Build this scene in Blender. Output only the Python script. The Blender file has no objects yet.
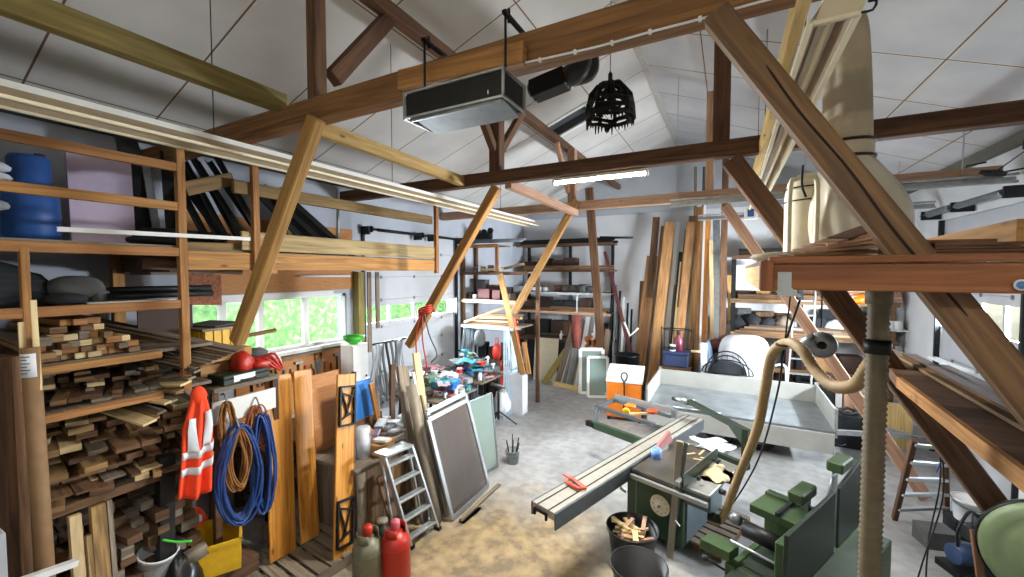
import bpy, bmesh, math, random
from mathutils import Vector, Matrix
R = random.Random(7)
C = bpy.context.scene.collection
V = Vector
# ---------------------------------------------------------------- camera model
FPX, YAW, CZ = 408.0, math.radians(28), 3.2
PIT = math.atan((288.5 - 272) / FPX)
def ray(u, v):
    x = (u - 512) / FPX; y = (288.5 - v) / FPX
    fw = math.cos(PIT) + y * math.sin(PIT); up = y * math.cos(PIT) - math.sin(PIT)
    return V((-fw * math.sin(YAW) + x * math.cos(YAW), fw * math.cos(YAW) + x * math.sin(YAW), up))
EYE = V((0, 0, CZ))
def az(u, v, z): r = ray(u, v); return EYE + r * ((z - CZ) / r.z)
def ax(u, v, X): r = ray(u, v); return EYE + r * (X / r.x)
def ay(u, v, Y): r = ray(u, v); return EYE + r * (Y / r.y)
# ---------------------------------------------------------------- materials
MATS = {}
def nt(name):
    m = bpy.data.materials.new(name); m.use_nodes = True; MATS[name] = m
    n = m.node_tree.nodes; l = m.node_tree.links
    return m, n, l, n['Principled BSDF']
def rgb(c):
    if isinstance(c, str):
        c = [int(c[i:i + 2], 16) / 255 for i in (0, 2, 4)]
        c = [x / 12.92 if x <= .04045 else ((x + .055) / 1.055) ** 2.4 for x in c]
    return (c[0], c[1], c[2], 1)
def ramp(n, stops):
    r = n.new('ShaderNodeValToRGB'); e = r.color_ramp.elements
    while len(e) < len(stops): e.new(.5)
    for i, (p, c) in enumerate(stops): e[i].position = p; e[i].color = rgb(c)
    return r
def vary(n, l, col, hv=.02, vv=.18):
    oi = n.new('ShaderNodeObjectInfo'); h = n.new('ShaderNodeHueSaturation')
    a = n.new('ShaderNodeMapRange'); a.inputs[3].default_value = 1 - vv; a.inputs[4].default_value = 1 + vv
    b = n.new('ShaderNodeMapRange'); b.inputs[3].default_value = .5 - hv; b.inputs[4].default_value = .5 + hv
    l.new(oi.outputs['Random'], a.inputs[0]); l.new(oi.outputs['Random'], b.inputs[0])
    l.new(a.outputs[0], h.inputs['Value']); l.new(b.outputs[0], h.inputs['Hue']); l.new(col, h.inputs['Color'])
    return h.outputs[0]
def wood(name, c1, c2, rough=.75, knots=0.0, gs=1.0, vv=.16, hv=.005, bump=.15):
    m, n, l, p = nt(name)
    uv = n.new('ShaderNodeUVMap'); mp = n.new('ShaderNodeMapping'); mp.inputs['Scale'].default_value = (1.3 * gs, 22 * gs, 1)
    no = n.new('ShaderNodeTexNoise'); no.inputs['Scale'].default_value = 1.0; no.inputs['Detail'].default_value = 7; no.inputs['Distortion'].default_value = 1.2
    l.new(uv.outputs[0], mp.inputs[0]); l.new(mp.outputs[0], no.inputs['Vector'])
    rp = ramp(n, [(.32, c1), (.68, c2)]); l.new(no.outputs[0], rp.inputs[0]); col = rp.outputs[0]
    if knots:
        m2 = n.new('ShaderNodeMapping'); m2.inputs['Scale'].default_value = (2.6, 7, 1); l.new(uv.outputs[0], m2.inputs[0])
        vo = n.new('ShaderNodeTexVoronoi'); vo.inputs['Scale'].default_value = 1; l.new(m2.outputs[0], vo.inputs['Vector'])
        r2 = ramp(n, [(.05, (1, 1, 1)), (.13, (0, 0, 0))]); l.new(vo.outputs['Distance'], r2.inputs[0])
        ml = n.new('ShaderNodeMath'); ml.operation = 'MULTIPLY'; ml.inputs[1].default_value = knots; l.new(r2.outputs[0], ml.inputs[0])
        mx = n.new('ShaderNodeMixRGB'); mx.inputs[2].default_value = rgb((.07, .03, .012)); l.new(ml.outputs[0], mx.inputs[0]); l.new(col, mx.inputs[1]); col = mx.outputs[0]
    l.new(vary(n, l, col, hv, vv), p.inputs['Base Color']); p.inputs['Roughness'].default_value = rough
    bp = n.new('ShaderNodeBump'); bp.inputs['Strength'].default_value = bump; bp.inputs['Distance'].default_value = .01
    l.new(no.outputs[0], bp.inputs['Height']); l.new(bp.outputs[0], p.inputs['Normal'])
    return m
def mat(name, c, rough=.6, metal=0, amt=.15, scale=12, vv=.0, hv=.0, c2=None, emit=0, alpha=None, bump=0, trans=0):
    m, n, l, p = nt(name)
    tc = n.new('ShaderNodeTexCoord'); no = n.new('ShaderNodeTexNoise'); no.inputs['Scale'].default_value = scale; no.inputs['Detail'].default_value = 5
    l.new(tc.outputs['Object'], no.inputs['Vector'])
    k = rgb(c); d = rgb(c2) if c2 is not None else tuple(x * (1 - amt) for x in k[:3]) + (1,)
    rp = ramp(n, [(.35, d[:3]), (.65, k[:3])]); l.new(no.outputs[0], rp.inputs[0]); col = rp.outputs[0]
    if vv or hv: col = vary(n, l, col, hv, vv)
    l.new(col, p.inputs['Base Color']); p.inputs['Roughness'].default_value = rough; p.inputs['Metallic'].default_value = metal
    if emit: p.inputs['Emission Color'].default_value = k; p.inputs['Emission Strength'].default_value = emit
    if alpha is not None: p.inputs['Alpha'].default_value = alpha
    if trans: p.inputs['Transmission Weight'].default_value = trans
    if bump:
        bp = n.new('ShaderNodeBump'); bp.inputs['Strength'].default_value = bump; bp.inputs['Distance'].default_value = .02
        l.new(no.outputs[0], bp.inputs['Height']); l.new(bp.outputs[0], p.inputs['Normal'])
    return m
# ---------------------------------------------------------------- mesh builder
class MB:
    def __init__(s): s.v = []; s.f = []; s.uv = []; s.sm = []
    def poly(s, pts, uvs=None, smooth=False):
        b = len(s.v); s.v += [V(p) for p in pts]; s.f.append(tuple(range(b, b + len(pts)))); s.uv.append(uvs or [(0, 0)] * len(pts)); s.sm.append(smooth)
    def hexa(s, c, ex, ey, ez):          # centre and three full edge vectors, ex is the grain direction
        c, ex, ey, ez = V(c), V(ex), V(ey), V(ez)
        if ex.cross(ey).dot(ez) < 0: ey = -ey
        b = len(s.v); lx, ly, lz = ex.length, ey.length, ez.length; o = R.random() * 50; q = R.random() * 50
        s.v += [c + ex * (i - .5) + ey * (j - .5) + ez * (k - .5) for i in (0, 1) for j in (0, 1) for k in (0, 1)]
        def I(i, j, k): return b + i * 4 + j * 2 + k
        F = [((I(0,0,0),I(0,1,0),I(1,1,0),I(1,0,0)), [(0,0),(0,ly),(lx,ly),(lx,0)]),
             ((I(0,0,1),I(1,0,1),I(1,1,1),I(0,1,1)), [(0,0),(lx,0),(lx,ly),(0,ly)]),
             ((I(0,0,0),I(1,0,0),I(1,0,1),I(0,0,1)), [(0,0),(lx,0),(lx,lz),(0,lz)]),
             ((I(0,1,0),I(0,1,1),I(1,1,1),I(1,1,0)), [(0,0),(0,lz),(lx,lz),(lx,0)]),
             ((I(0,0,0),I(0,0,1),I(0,1,1),I(0,1,0)), [(0,0),(0,lz),(ly,lz),(ly,0)]),
             ((I(1,0,0),I(1,1,0),I(1,1,1),I(1,0,1)), [(0,0),(ly,0),(ly,lz),(0,lz)])]
        for n, (f, u) in enumerate(F):
            s.f.append(f); s.sm.append(False); s.uv.append([(a + o, c2 + q + n * 1.37) for a, c2 in u])
        return s
    def box(s, lo, hi, grain=None):
        lo, hi = V(lo), V(hi); c = (lo + hi) / 2; d = [V((hi.x - lo.x, 0, 0)), V((0, hi.y - lo.y, 0)), V((0, 0, hi.z - lo.z))]
        if grain is None: grain = max(range(3), key=lambda i: d[i].length)
        return s.hexa(c, d[grain], d[(grain + 1) % 3], d[(grain + 2) % 3])
    def bar(s, a, b, w, h, up=(0, 0, 1)):   # h along up, w across
        a, b, up = V(a), V(b), V(up); d = b - a; y = up.cross(d)
        if y.length < 1e-6: y = V((1, 0, 0)).cross(d)
        if y.length < 1e-6: y = V((0, 1, 0))
        y.normalize(); z = d.cross(y).normalized()
        return s.hexa((a + b) / 2, d, y * w, z * h)
    def ring(s, c, t, n, r, nrm, sq=1.0):
        t = V(t).normalized(); x = V(nrm) - t * V(nrm).dot(t); x.normalize(); y = t.cross(x)
        return [V(c) + (x * math.cos(2 * math.pi * i / n) + y * math.sin(2 * math.pi * i / n) * sq) * r for i in range(n)]
    def tube(s, pts, r, n=8, caps=True, sq=1.0, ribs=0, closed=False):
        pts = [V(p) for p in pts]; m = len(pts); rs = r if isinstance(r, (list, tuple)) else [r] * m
        nrm = V((0, 0, 1)); t0 = pts[1] - pts[0]
        if abs(t0.normalized().z) > .9: nrm = V((1, 0, 0))
        b0 = len(s.v); L = 0
        for i in range(m):
            t = (pts[min(i + 1, m - 1)] - pts[max(i - 1, 0)])
            if closed: t = pts[(i + 1) % m] - pts[i - 1]
            nn = nrm - t.normalized() * nrm.dot(t.normalized())
            if nn.length > 1e-4: nrm = nn.normalized()
            s.v += s.ring(pts[i], t, n, rs[i], nrm, sq)
        o = R.random() * 20
        for i in range(m if closed else m - 1):
            j2 = (i + 1) % m; seg = (pts[j2] - pts[i]).length
            for k in range(n):
                k2 = (k + 1) % n
                s.f.append((b0 + i * n + k, b0 + i * n + k2, b0 + j2 * n + k2, b0 + j2 * n + k)); s.sm.append(n > 5)
                per = 6.28 * max(rs[i], .001)
                s.uv.append([(L + o, k / n * per), (L + o, (k + 1) / n * per), (L + seg + o, (k + 1) / n * per), (L + seg + o, k / n * per)])
            L += seg
        if caps and not closed:
            for i, fl in ((0, 1), (m - 1, 0)):
                idx = [b0 + i * n + k for k in range(n)]
                if fl: idx.reverse()
                s.f.append(tuple(idx)); s.sm.append(False); s.uv.append([(s.v[q].x, s.v[q].y) for q in idx])
        return s
    def lathe(s, c, prof, n=24, axis=(0, 0, 1), caps=True, smooth=True):   # prof [(r, h)]
        c, axis = V(c), V(axis).normalized(); x = V((1, 0, 0)) if abs(axis.x) < .9 else V((0, 1, 0)); x = (x - axis * x.dot(axis)).normalized(); y = axis.cross(x)
        b0 = len(s.v)
        for r, h in prof: s.v += [c + axis * h + (x * math.cos(2 * math.pi * i / n) + y * math.sin(2 * math.pi * i / n)) * max(r, 1e-4) for i in range(n)]
        for i in range(len(prof) - 1):
            for k in range(n):
                k2 = (k + 1) % n; s.f.append((b0 + i * n + k, b0 + i * n + k2, b0 + (i + 1) * n + k2, b0 + (i + 1) * n + k)); s.sm.append(smooth)
                s.uv.append([(prof[i][1], k / n), (prof[i][1], (k + 1) / n), (prof[i + 1][1], (k + 1) / n), (prof[i + 1][1], k / n)])
        if caps:
            for i, fl in ((0, 1), (len(prof) - 1, 0)):
                if prof[i][0] > 1e-3:
                    idx = [b0 + i * n + k for k in range(n)]
                    if fl: idx.reverse()
                    s.f.append(tuple(idx)); s.sm.append(False); s.uv.append([(s.v[q].x, s.v[q].y) for q in idx])
        return s
    def blob(s, c, rad, n=12, m=8, jit=0.0, rot=None, flat=None):      # ellipsoid with lumps
        c = V(c); rad = V(rad); b0 = len(s.v); ph = [R.uniform(0, 6.28) for _ in range(6)]
        for i in range(m + 1):
            th = math.pi * i / m
            for k in range(n):
                p = 2 * math.pi * k / n; d = V((math.sin(th) * math.cos(p), math.sin(th) * math.sin(p), -math.cos(th)))
                w = 1 + jit * (math.sin(3 * p + ph[0]) * math.sin(2 * th + ph[1]) + .6 * math.sin(5 * p + ph[2] + 3 * th) + .5 * math.sin(4 * th + ph[3]))* math.sin(th)
                q = V((d.x * rad.x, d.y * rad.y, d.z * rad.z)) * w
                if flat is not None and q.z < flat * -rad.z: q.z = -flat * rad.z
                if rot: q = rot @ q
                s.v.append(c + q)
        for i in range(m):
            for k in range(n):
                k2 = (k + 1) % n; s.f.append((b0 + i * n + k, b0 + i * n + k2, b0 + (i + 1) * n + k2, b0 + (i + 1) * n + k)); s.sm.append(True)
                s.uv.append([(i / m, k / n), (i / m, (k + 1) / n), ((i + 1) / m, (k + 1) / n), ((i + 1) / m, k / n)])
        return s
    def prism(s, poly, ext):              # polygon (3-D points) pushed along ext
        poly = [V(p) for p in poly]; ext = V(ext); n = len(poly)
        nr = V((0, 0, 0))
        for i in range(n): nr += (poly[i]).cross(poly[(i + 1) % n])
        if nr.dot(ext) < 0: poly.reverse()
        b = len(s.v); s.v += poly + [p + ext for p in poly]
        def pu(p): return (p.x + p.y * .7, p.z + p.y * .3)
        s.f.append(tuple(range(b + n - 1, b - 1, -1))); s.uv.append([pu(s.v[i]) for i in s.f[-1]]); s.sm.append(False)
        s.f.append(tuple(range(b + n, b + 2 * n))); s.uv.append([pu(s.v[i]) for i in s.f[-1]]); s.sm.append(False)
        for i in range(n):
            j = (i + 1) % n; s.f.append((b + i, b + j, b + n + j, b + n + i)); s.sm.append(False); e = (poly[j] - poly[i]).length
            s.uv.append([(0, 0), (0, e), (ext.length, e), (ext.length, 0)])
        return s
    def sheet(s, fn, nu, nv, th=0.0, smooth=True):     # fn(a,b)->point, a,b in 0..1; th closes it into a slab along normals
        P = [[V(fn(i / nu, j / nv)) for j in range(nv + 1)] for i in range(nu + 1)]
        def nrm(i, j):
            a = P[min(i + 1, nu)][j] - P[max(i - 1, 0)][j]; b = P[i][min(j + 1, nv)] - P[i][max(j - 1, 0)]
            q = a.cross(b); return q.normalized() if q.length > 1e-9 else V((0, 0, 1))
        layers = [0, 1] if th else [0]; b0 = len(s.v); st = (nu + 1) * (nv + 1)
        for la in layers:
            for i in range(nu + 1):
                for j in range(nv + 1): s.v.append(P[i][j] + (nrm(i, j) * th * la if la else V((0, 0, 0))))
        def id_(la, i, j): return b0 + la * st + i * (nv + 1) + j
        for la in layers:
            for i in range(nu):
                for j in range(nv):
                    q = [id_(la, i, j), id_(la, i + 1, j), id_(la, i + 1, j + 1), id_(la, i, j + 1)]
                    uv = [(i / nu, j / nv), ((i + 1) / nu, j / nv), ((i + 1) / nu, (j + 1) / nv), (i / nu, (j + 1) / nv)]
                    if th and la == 0: q.reverse(); uv.reverse()
                    s.f.append(tuple(q)); s.uv.append(uv); s.sm.append(smooth)
        if th:
            edge = [(i, 0) for i in range(nu)] + [(nu, j) for j in range(nv)] + [(i, nv) for i in range(nu, 0, -1)] + [(0, j) for j in range(nv, 0, -1)]
            for a, b in zip(edge, edge[1:] + edge[:1]):
                s.f.append((id_(0, *a), id_(0, *b), id_(1, *b), id_(1, *a))); s.uv.append([(0, 0)] * 4); s.sm.append(False)
        return s
    def build(s, name, m, parent=None, bevel=0.0, loc=None, seg=1):
        me = bpy.data.meshes.new(name)
        if parent is None:
            if loc is None:
                xs = [p.x for p in s.v]; ys = [p.y for p in s.v]; zs = [p.z for p in s.v]
                loc = V(((min(xs) + max(xs)) / 2, (min(ys) + max(ys)) / 2, min(zs)))
            off = V(loc)
        else: off = V((0, 0, 0))
        me.from_pydata([tuple(p - off) for p in s.v], [], s.f); ul = me.uv_layers.new(name='UVMap'); k = 0
        flat = [c for f in s.uv for p in f for c in p]; ul.data.foreach_set('uv', flat)
        me.polygons.foreach_set('use_smooth', s.sm)
        if bevel:
            bm = bmesh.new(); bm.from_mesh(me)
            ed = [e for e in bm.edges if len(e.link_faces) == 2 and e.calc_face_angle(0) > .7]
            bmesh.ops.bevel(bm, geom=ed, offset=bevel, segments=seg, affect='EDGES', clamp_overlap=True); bm.to_mesh(me); bm.free()
        me.materials.append(MATS[m] if isinstance(m, str) else m); me.update()
        o = bpy.data.objects.new(name, me); C.objects.link(o); o.location = off
        if parent is not None: o.parent = parent
        return o
def tag(o, label=None, cat=None, group=None, kind=None):
    if label: o['label'] = label
    if cat: o['category'] = cat
    if group: o['group'] = group
    if kind: o['kind'] = kind
    return o
def thing(name, label, cat, loc=(0, 0, 0), rz=0.0, group=None, rot=None):
    o = bpy.data.objects.new(name, None); C.objects.link(o); o.location = loc; o.empty_display_size = .05
    o.rotation_euler = rot if rot else (0, 0, rz)
    return tag(o, label, cat, group)
def struct(name, mb, m, parent=None, bevel=0): return tag(mb.build(name, m, parent, bevel), kind='structure')
def dup(root, loc=None, rz=None, label=None, scale=None):
    r = root.copy(); C.objects.link(r)
    if loc is not None: r.location = loc
    if rz is not None: r.rotation_euler = (0, 0, rz)
    if label: r['label'] = label
    if scale: r.scale = scale
    for ch in list(root.children):
        c = ch.copy(); C.objects.link(c); c.parent = r
        for g in list(ch.children):
            d = g.copy(); C.objects.link(d); d.parent = c
    return r
def timber(name, label, a, b, w, h, m, cat='beam', up=(0, 0, 1), bevel=.006, group=None):
    o = MB().bar(a, b, w, h, up).build(name, m, bevel=bevel); return tag(o, label, cat, group, 'thing')
def lerp(a, b, t): return V(a) * (1 - t) + V(b) * t
def bez(pts, n=24):        # Catmull-Rom through points
    P = [V(p) for p in pts]; P = [P[0] * 2 - P[1]] + P + [P[-1] * 2 - P[-2]]; out = []; k = len(P) - 3
    for i in range(k):
        m = max(2, n // k)
        for j in range(m + (i == k - 1)):
            t = j / m; a, b, c, d = P[i:i + 4]
            out.append(.5 * ((2 * b) + (c - a) * t + (2 * a - 5 * b + 4 * c - d) * t * t + (3 * b - a - 3 * c + d) * t ** 3))
    return out

# ---------------------------------------------------------------- palette
wood('wood_truss_dark', '40291b', '6f4b2f', knots=.5)
wood('wood_truss_warm', '5e3f22', '8c6036', knots=.7, vv=.05)
wood('wood_strut', '533c26', '82633f', knots=.5, vv=.03)
wood('wood_strut_light', '84602f', 'ad8148', knots=.6, vv=.05)
wood('wood_olive', '66592a', '8f7f45', knots=.4)
wood('wood_rail', '5c4828', '85693c', knots=.4)
wood('wood_rail_pale', '786543', 'a58f64', knots=.5)
wood('wood_yellow', '9a7a42', 'c7a668', knots=.8)
wood('wood_pine', '80552a', 'b07d46', knots=.8, vv=.1)
wood('wood_plank', 'a5641d', 'd6943f', knots=.9, vv=.06, rough=.45)
wood('wood_pink', '96705a', 'b99478', knots=.5)
wood('wood_deck', '6c3d22', '955c34', knots=.6, vv=.05)
wood('wood_shade', '3b2818', '6b4a2e', knots=.3)
wood('wood_grey', '5e5346', '8b7d6b', knots=.3, vv=.2)
wood('wood_pale', 'b59a6c', 'dcc596', knots=.3, vv=.12)
wood('wood_offcut', '5a3f28', '957249', knots=.3, vv=.4, hv=.012)
wood('wood_back', '8a6137', 'bf9159', knots=.5, vv=.3, hv=.01)
wood('chipboard', 'a06a3c', 'c28a56', gs=6, vv=.05)
wood('ply_pale', 'c9a566', 'e6cf95', vv=.05)
mat('metal_dark', '26282a', .45, .6, .3)
mat('metal_black', '151617', .5, .4, .3)
mat('metal_grey', '8c9296', .4, .7, .2, vv=.1)
mat('alu', 'b9bfc3', .35, .75, .12, vv=.05)
mat('galv', 'a8abab', .45, .55, .2)
mat('white_paint', 'dcdcd8', .5, 0, .06, vv=.04)
mat('cream_paint', 'd8cdb2', .5, 0, .08)
mat('machine_green', '3d5532', .45, .1, .2, scale=6)
mat('green_dark', '223022', .5, .1, .3)
mat('saw_green', '2f4630', .45, .1, .25, scale=5)
mat('plastic_black', '1b1c1d', .45, 0, .2)
mat('rubber', '141414', .8, 0, .2)
mat('cardboard', 'a87d4d', .85, 0, .1, scale=5, vv=.1)
mat('tube_card', '8a6a48', .7, 0, .15)
mat('hose_tan', '9c8158', .6, 0, .2, scale=20)
mat('hose_grey', '6c5f47', .6, 0, .2, scale=20)
mat('canvas', 'c6b89d', .9, 0, .1, scale=7, bump=.2)
mat('red', 'b92c1c', .4, 0, .15, vv=.08)
mat('orange', 'e07a18', .45, 0, .1)
mat('hivis', 'f0461a', .8, 0, .08, emit=0)
mat('reflective', 'd9dce0', .35, .1, .05)
mat('blue', '1f4f95', .5, 0, .2)
mat('hose_blue', '1b3b76', .45, 0, .2)
mat('blue_bright', '2e74c4', .45, 0, .1)
mat('yellow', 'd8a916', .5, 0, .15)
mat('green_bright', '46c03c', .4, 0, .1)
mat('grey_plastic', '8b8f93', .5, 0, .15, vv=.2)
mat('white_plastic', 'e0e2e4', .4, 0, .08, vv=.05)
mat('cloth_dark', '23262a', .95, 0, .3, scale=8, bump=.4)
mat('cloth_grey', '5a5c5c', .95, 0, .25, scale=8, bump=.3)
mat('cloth_white', 'c9ccd2', .9, 0, .1, scale=6, bump=.2)
mat('lilac', 'b5a5b9', .8, 0, .06)
mat('brown_dark', '3b2418', .7, 0, .2, vv=.1)
# ---------------------------------------------------------------- the hall
XL, XR, XRI, ZRI, SL, Y0, YB = -5.95, 3.28, -1.33, 6.7, .374, -2.2, 12.0
ZEL = ZRI - SL * (XRI - XL); ZER = ZRI - SL * (XR - XRI)
def roofz(x): return ZRI - SL * abs(x - XRI)
# concrete floor
m, n, l, p = nt('concrete')
tc = n.new('ShaderNodeTexCoord')
def noise(sc, det=6, dist=0):
    q = n.new('ShaderNodeTexNoise'); q.inputs['Scale'].default_value = sc; q.inputs['Detail'].default_value = det; q.inputs['Distortion'].default_value = dist
    l.new(tc.outputs['Object'], q.inputs['Vector']); return q
a = noise(.55, 8, .4); b = noise(7, 8); c = noise(60, 3)
r1 = ramp(n, [(.3, '878888'), (.52, 'a0a1a2'), (.75, 'b8b9bb')]); l.new(a.outputs[0], r1.inputs[0])
r2 = ramp(n, [(.35, (.62, .6, .56)), (.62, (1, 1, 1))]); l.new(b.outputs[0], r2.inputs[0])
r3 = ramp(n, [(.33, (.55, .5, .42)), (.45, (1, 1, 1))]); l.new(c.outputs[0], r3.inputs[0])
mx = n.new('ShaderNodeMixRGB'); mx.blend_type = 'MULTIPLY'; mx.inputs[0].default_value = .6; l.new(r1.outputs[0], mx.inputs[1]); l.new(r2.outputs[0], mx.inputs[2])
mx2 = n.new('ShaderNodeMixRGB'); mx2.blend_type = 'MULTIPLY'; mx2.inputs[0].default_value = .35; l.new(mx.outputs[0], mx2.inputs[1]); l.new(r3.outputs[0], mx2.inputs[2])
# sawdust strewn between the bench and the saw
sx = n.new('ShaderNodeSeparateXYZ'); l.new(tc.outputs['Object'], sx.inputs[0])
d1 = n.new('ShaderNodeVectorMath'); d1.operation = 'DISTANCE'; d1.inputs[1].default_value = (-.75, -1.85, .1); l.new(tc.outputs['Object'], d1.inputs[0])
r4 = ramp(n, [(.28, (1, 1, 1)), (.62, (0, 0, 0))]); mr = n.new('ShaderNodeMath'); mr.operation = 'MULTIPLY'; mr.inputs[1].default_value = .25
l.new(d1.outputs['Value'], mr.inputs[0]); ad = n.new('ShaderNodeMath'); ad.operation = 'ADD'; l.new(mr.outputs[0], ad.inputs[0])
e = noise(2.2, 8); mm = n.new('ShaderNodeMath'); mm.operation = 'MULTIPLY_ADD'; mm.inputs[1].default_value = .5; mm.inputs[2].default_value = -.25; l.new(e.outputs[0], mm.inputs[0]); l.new(mm.outputs[0], ad.inputs[1]); l.new(ad.outputs[0], r4.inputs[0])
mx3 = n.new('ShaderNodeMixRGB'); mf = n.new('ShaderNodeMath'); mf.operation = 'MULTIPLY'; mf.inputs[1].default_value = .8; l.new(r4.outputs[0], mf.inputs[0]); l.new(mf.outputs[0], mx3.inputs[0]); r5 = ramp(n, [(.38, '7d6a49'), (.5, 'a08657'), (.66, 'b59b6b')]); l.new(b.outputs[0], r5.inputs[0]); l.new(r5.outputs[0], mx3.inputs[2]); l.new(mx2.outputs[0], mx3.inputs[1])
l.new(mx3.outputs[0], p.inputs['Base Color']); rr = ramp(n, [(.3, (.35, .35, .35)), (.7, (.75, .75, .75))]); l.new(a.outputs[0], rr.inputs[0]); l.new(rr.outputs[0], p.inputs['Roughness'])
bp = n.new('ShaderNodeBump'); bp.inputs['Strength'].default_value = .12; bp.inputs['Distance'].default_value = .01; l.new(b.outputs[0], bp.inputs['Height']); l.new(bp.outputs[0], p.inputs['Normal'])
# ceiling panels: white boards with joints
def panels(name, step, off, lines, flip):
    m, n, l, p = nt(name); uv = n.new('ShaderNodeUVMap'); s = n.new('ShaderNodeSeparateXYZ'); l.new(uv.outputs[0], s.inputs[0])
    def M(op, a, b=None, c=None):
        q = n.new('ShaderNodeMath'); q.operation = op
        for i, x in enumerate((a, b, c)):
            if x is None: continue
            if isinstance(x, (int, float)): q.inputs[i].default_value = x
            else: l.new(x, q.inputs[i])
        return q.outputs[0]
    t = M('ABSOLUTE', M('SUBTRACT', M('FRACT', M('DIVIDE', M('SUBTRACT', s.outputs[0], off - step / 2), step)), .5))
    line = M('LESS_THAN', t, .009 / step); rim = M('LESS_THAN', t, .032 / step)
    for d in lines:
        q = M('ABSOLUTE', M('SUBTRACT', s.outputs[1], d)); line = M('MAXIMUM', line, M('LESS_THAN', q, .008)); rim = M('MAXIMUM', rim, M('LESS_THAN', q, .032))
    no = n.new('ShaderNodeTexNoise'); no.inputs['Scale'].default_value = .9; no.inputs['Detail'].default_value = 6; l.new(uv.outputs[0], no.inputs['Vector'])
    base = ramp(n, [(.3, 'bab7b2'), (.7, 'd2cfca')] if 'left' in name else [(.3, 'b6b6b9'), (.7, 'd0d0d0')]); l.new(no.outputs[0], base.inputs[0])
    a = n.new('ShaderNodeMixRGB'); a.inputs[2].default_value = rgb('c9c3ba'); l.new(rim, a.inputs[0]); l.new(base.outputs[0], a.inputs[1])
    b = n.new('ShaderNodeMixRGB'); b.inputs[2].default_value = rgb('5f4c40'); l.new(line, b.inputs[0]); l.new(a.outputs[0], b.inputs[1])
    l.new(b.outputs[0], p.inputs['Base Color']); p.inputs['Roughness'].default_value = .7
    n2 = n.new('ShaderNodeTexNoise'); n2.inputs['Scale'].default_value = 1.1; n2.inputs['Detail'].default_value = 2; l.new(uv.outputs[0], n2.inputs['Vector'])
    bp = n.new('ShaderNodeBump'); bp.inputs['Strength'].default_value = .35; bp.inputs['Distance'].default_value = .12; l.new(n2.outputs[0], bp.inputs['Height']); l.new(bp.outputs[0], p.inputs['Normal'])
panels('ceiling_left', 1.02, 2.32, (.04, 1.0, 2.2, 4.86), 0)
panels('ceiling_right', 1.18, 6.08, (.04, 1.0, 2.25, 3.55, 4.5), 0)
mat('wall_plaster', 'cfd0d2', .8, 0, .1, scale=1.5)
mat('wall_upper', 'a9adb2', .8, 0, .1, scale=2)
mat('wall_left_paint', 'a9aeb8', .8, 0, .15, scale=1.2)
mat('joint_dark', '5d6064', .6, 0, .1)
struct('floor', MB().box((XL - .2, Y0, -.1), (XR + .2, YB + .2, 0), 1), 'concrete')
def slope(name, m, sgn):
    b = MB(); x0, x1 = XRI, (XR + .25 if sgn > 0 else XL - .25); z1 = roofz(x1); L = math.hypot(x1 - x0, z1 - ZRI)
    up = V((0, 0, .1))
    P = [V((x0, Y0, ZRI)), V((x0, YB + .2, ZRI)), V((x1, YB + .2, z1)), V((x1, Y0, z1))]; uv = [(Y0, 0), (YB + .2, 0), (YB + .2, L), (Y0, L)]
    # roof hatch opening on the left slope
    if sgn < 0:
        c = math.cos(math.atan(SL)); hx0, hx1, hy0, hy1 = -2.42, -3.28, 7.42, 7.98
        for (a0, a1, b0, b1) in ((x0, x1, Y0, hy0), (x0, x1, hy1, YB + .2), (x0, hx0, hy0, hy1), (hx1, x1, hy0, hy1)):
            q = [V((a0, b0, roofz(a0))), V((a0, b1, roofz(a0))), V((a1, b1, roofz(a1))), V((a1, b0, roofz(a1)))]
            w = [(pp.y, abs(pp.x - XRI) / c) for pp in q]; b.poly(q, w); b.poly([pp + up for pp in reversed(q)], list(reversed(w)))
    else:
        P = [P[0], P[3], P[2], P[1]]; uv = [uv[0], uv[3], uv[2], uv[1]]
        b.poly(P, uv); b.poly([pp + up for pp in reversed(P)], list(reversed(uv)))
    return struct(name, b, m)
slope('ceiling', 'ceiling_left', -1); slope('ceiling', 'ceiling_right', 1)
t = tag(thing('roof_hatch', 'dark grey recessed roof hatch in the white ceiling near the ridge', 'hatch', (-2.85, 7.7, roofz(-2.85))), kind='thing')
mb = MB(); sl = V((-1, 0, -SL)).normalized(); nrm = V((-SL, 0, 1)).normalized()
mb.hexa(nrm * .16, sl * .95, V((0, .6, 0)), nrm * .02)
for s in (-1, 1):
    mb.hexa(sl * s * .455 + nrm * .09, sl * .02, V((0, .6, 0)), nrm * .16); mb.hexa(V((0, s * .29, 0)) + nrm * .09, sl * .93, V((0, .02, 0)), nrm * .16)
mb.build('hatch_panel', mat('hatch_grey', '55565a', .6, .3, .3, scale=4), t)
mb = MB()
for s in (-1, 1):
    mb.hexa(sl * s * .5 - nrm * .012, sl * .09, V((0, .76, 0)), nrm * .02); mb.hexa(V((0, s * .33, 0)) - nrm * .012, sl * 1.08, V((0, .09, 0)), nrm * .02)
mb.build('hatch_frame', 'white_paint', t)
mb = MB(); mb.box((XRI - .05, Y0, ZRI - .035), (XRI + .05, YB, ZRI - .02)); struct('trim_1', mb, mat('ridge_strip', 'b9b6b0', .7))
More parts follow.
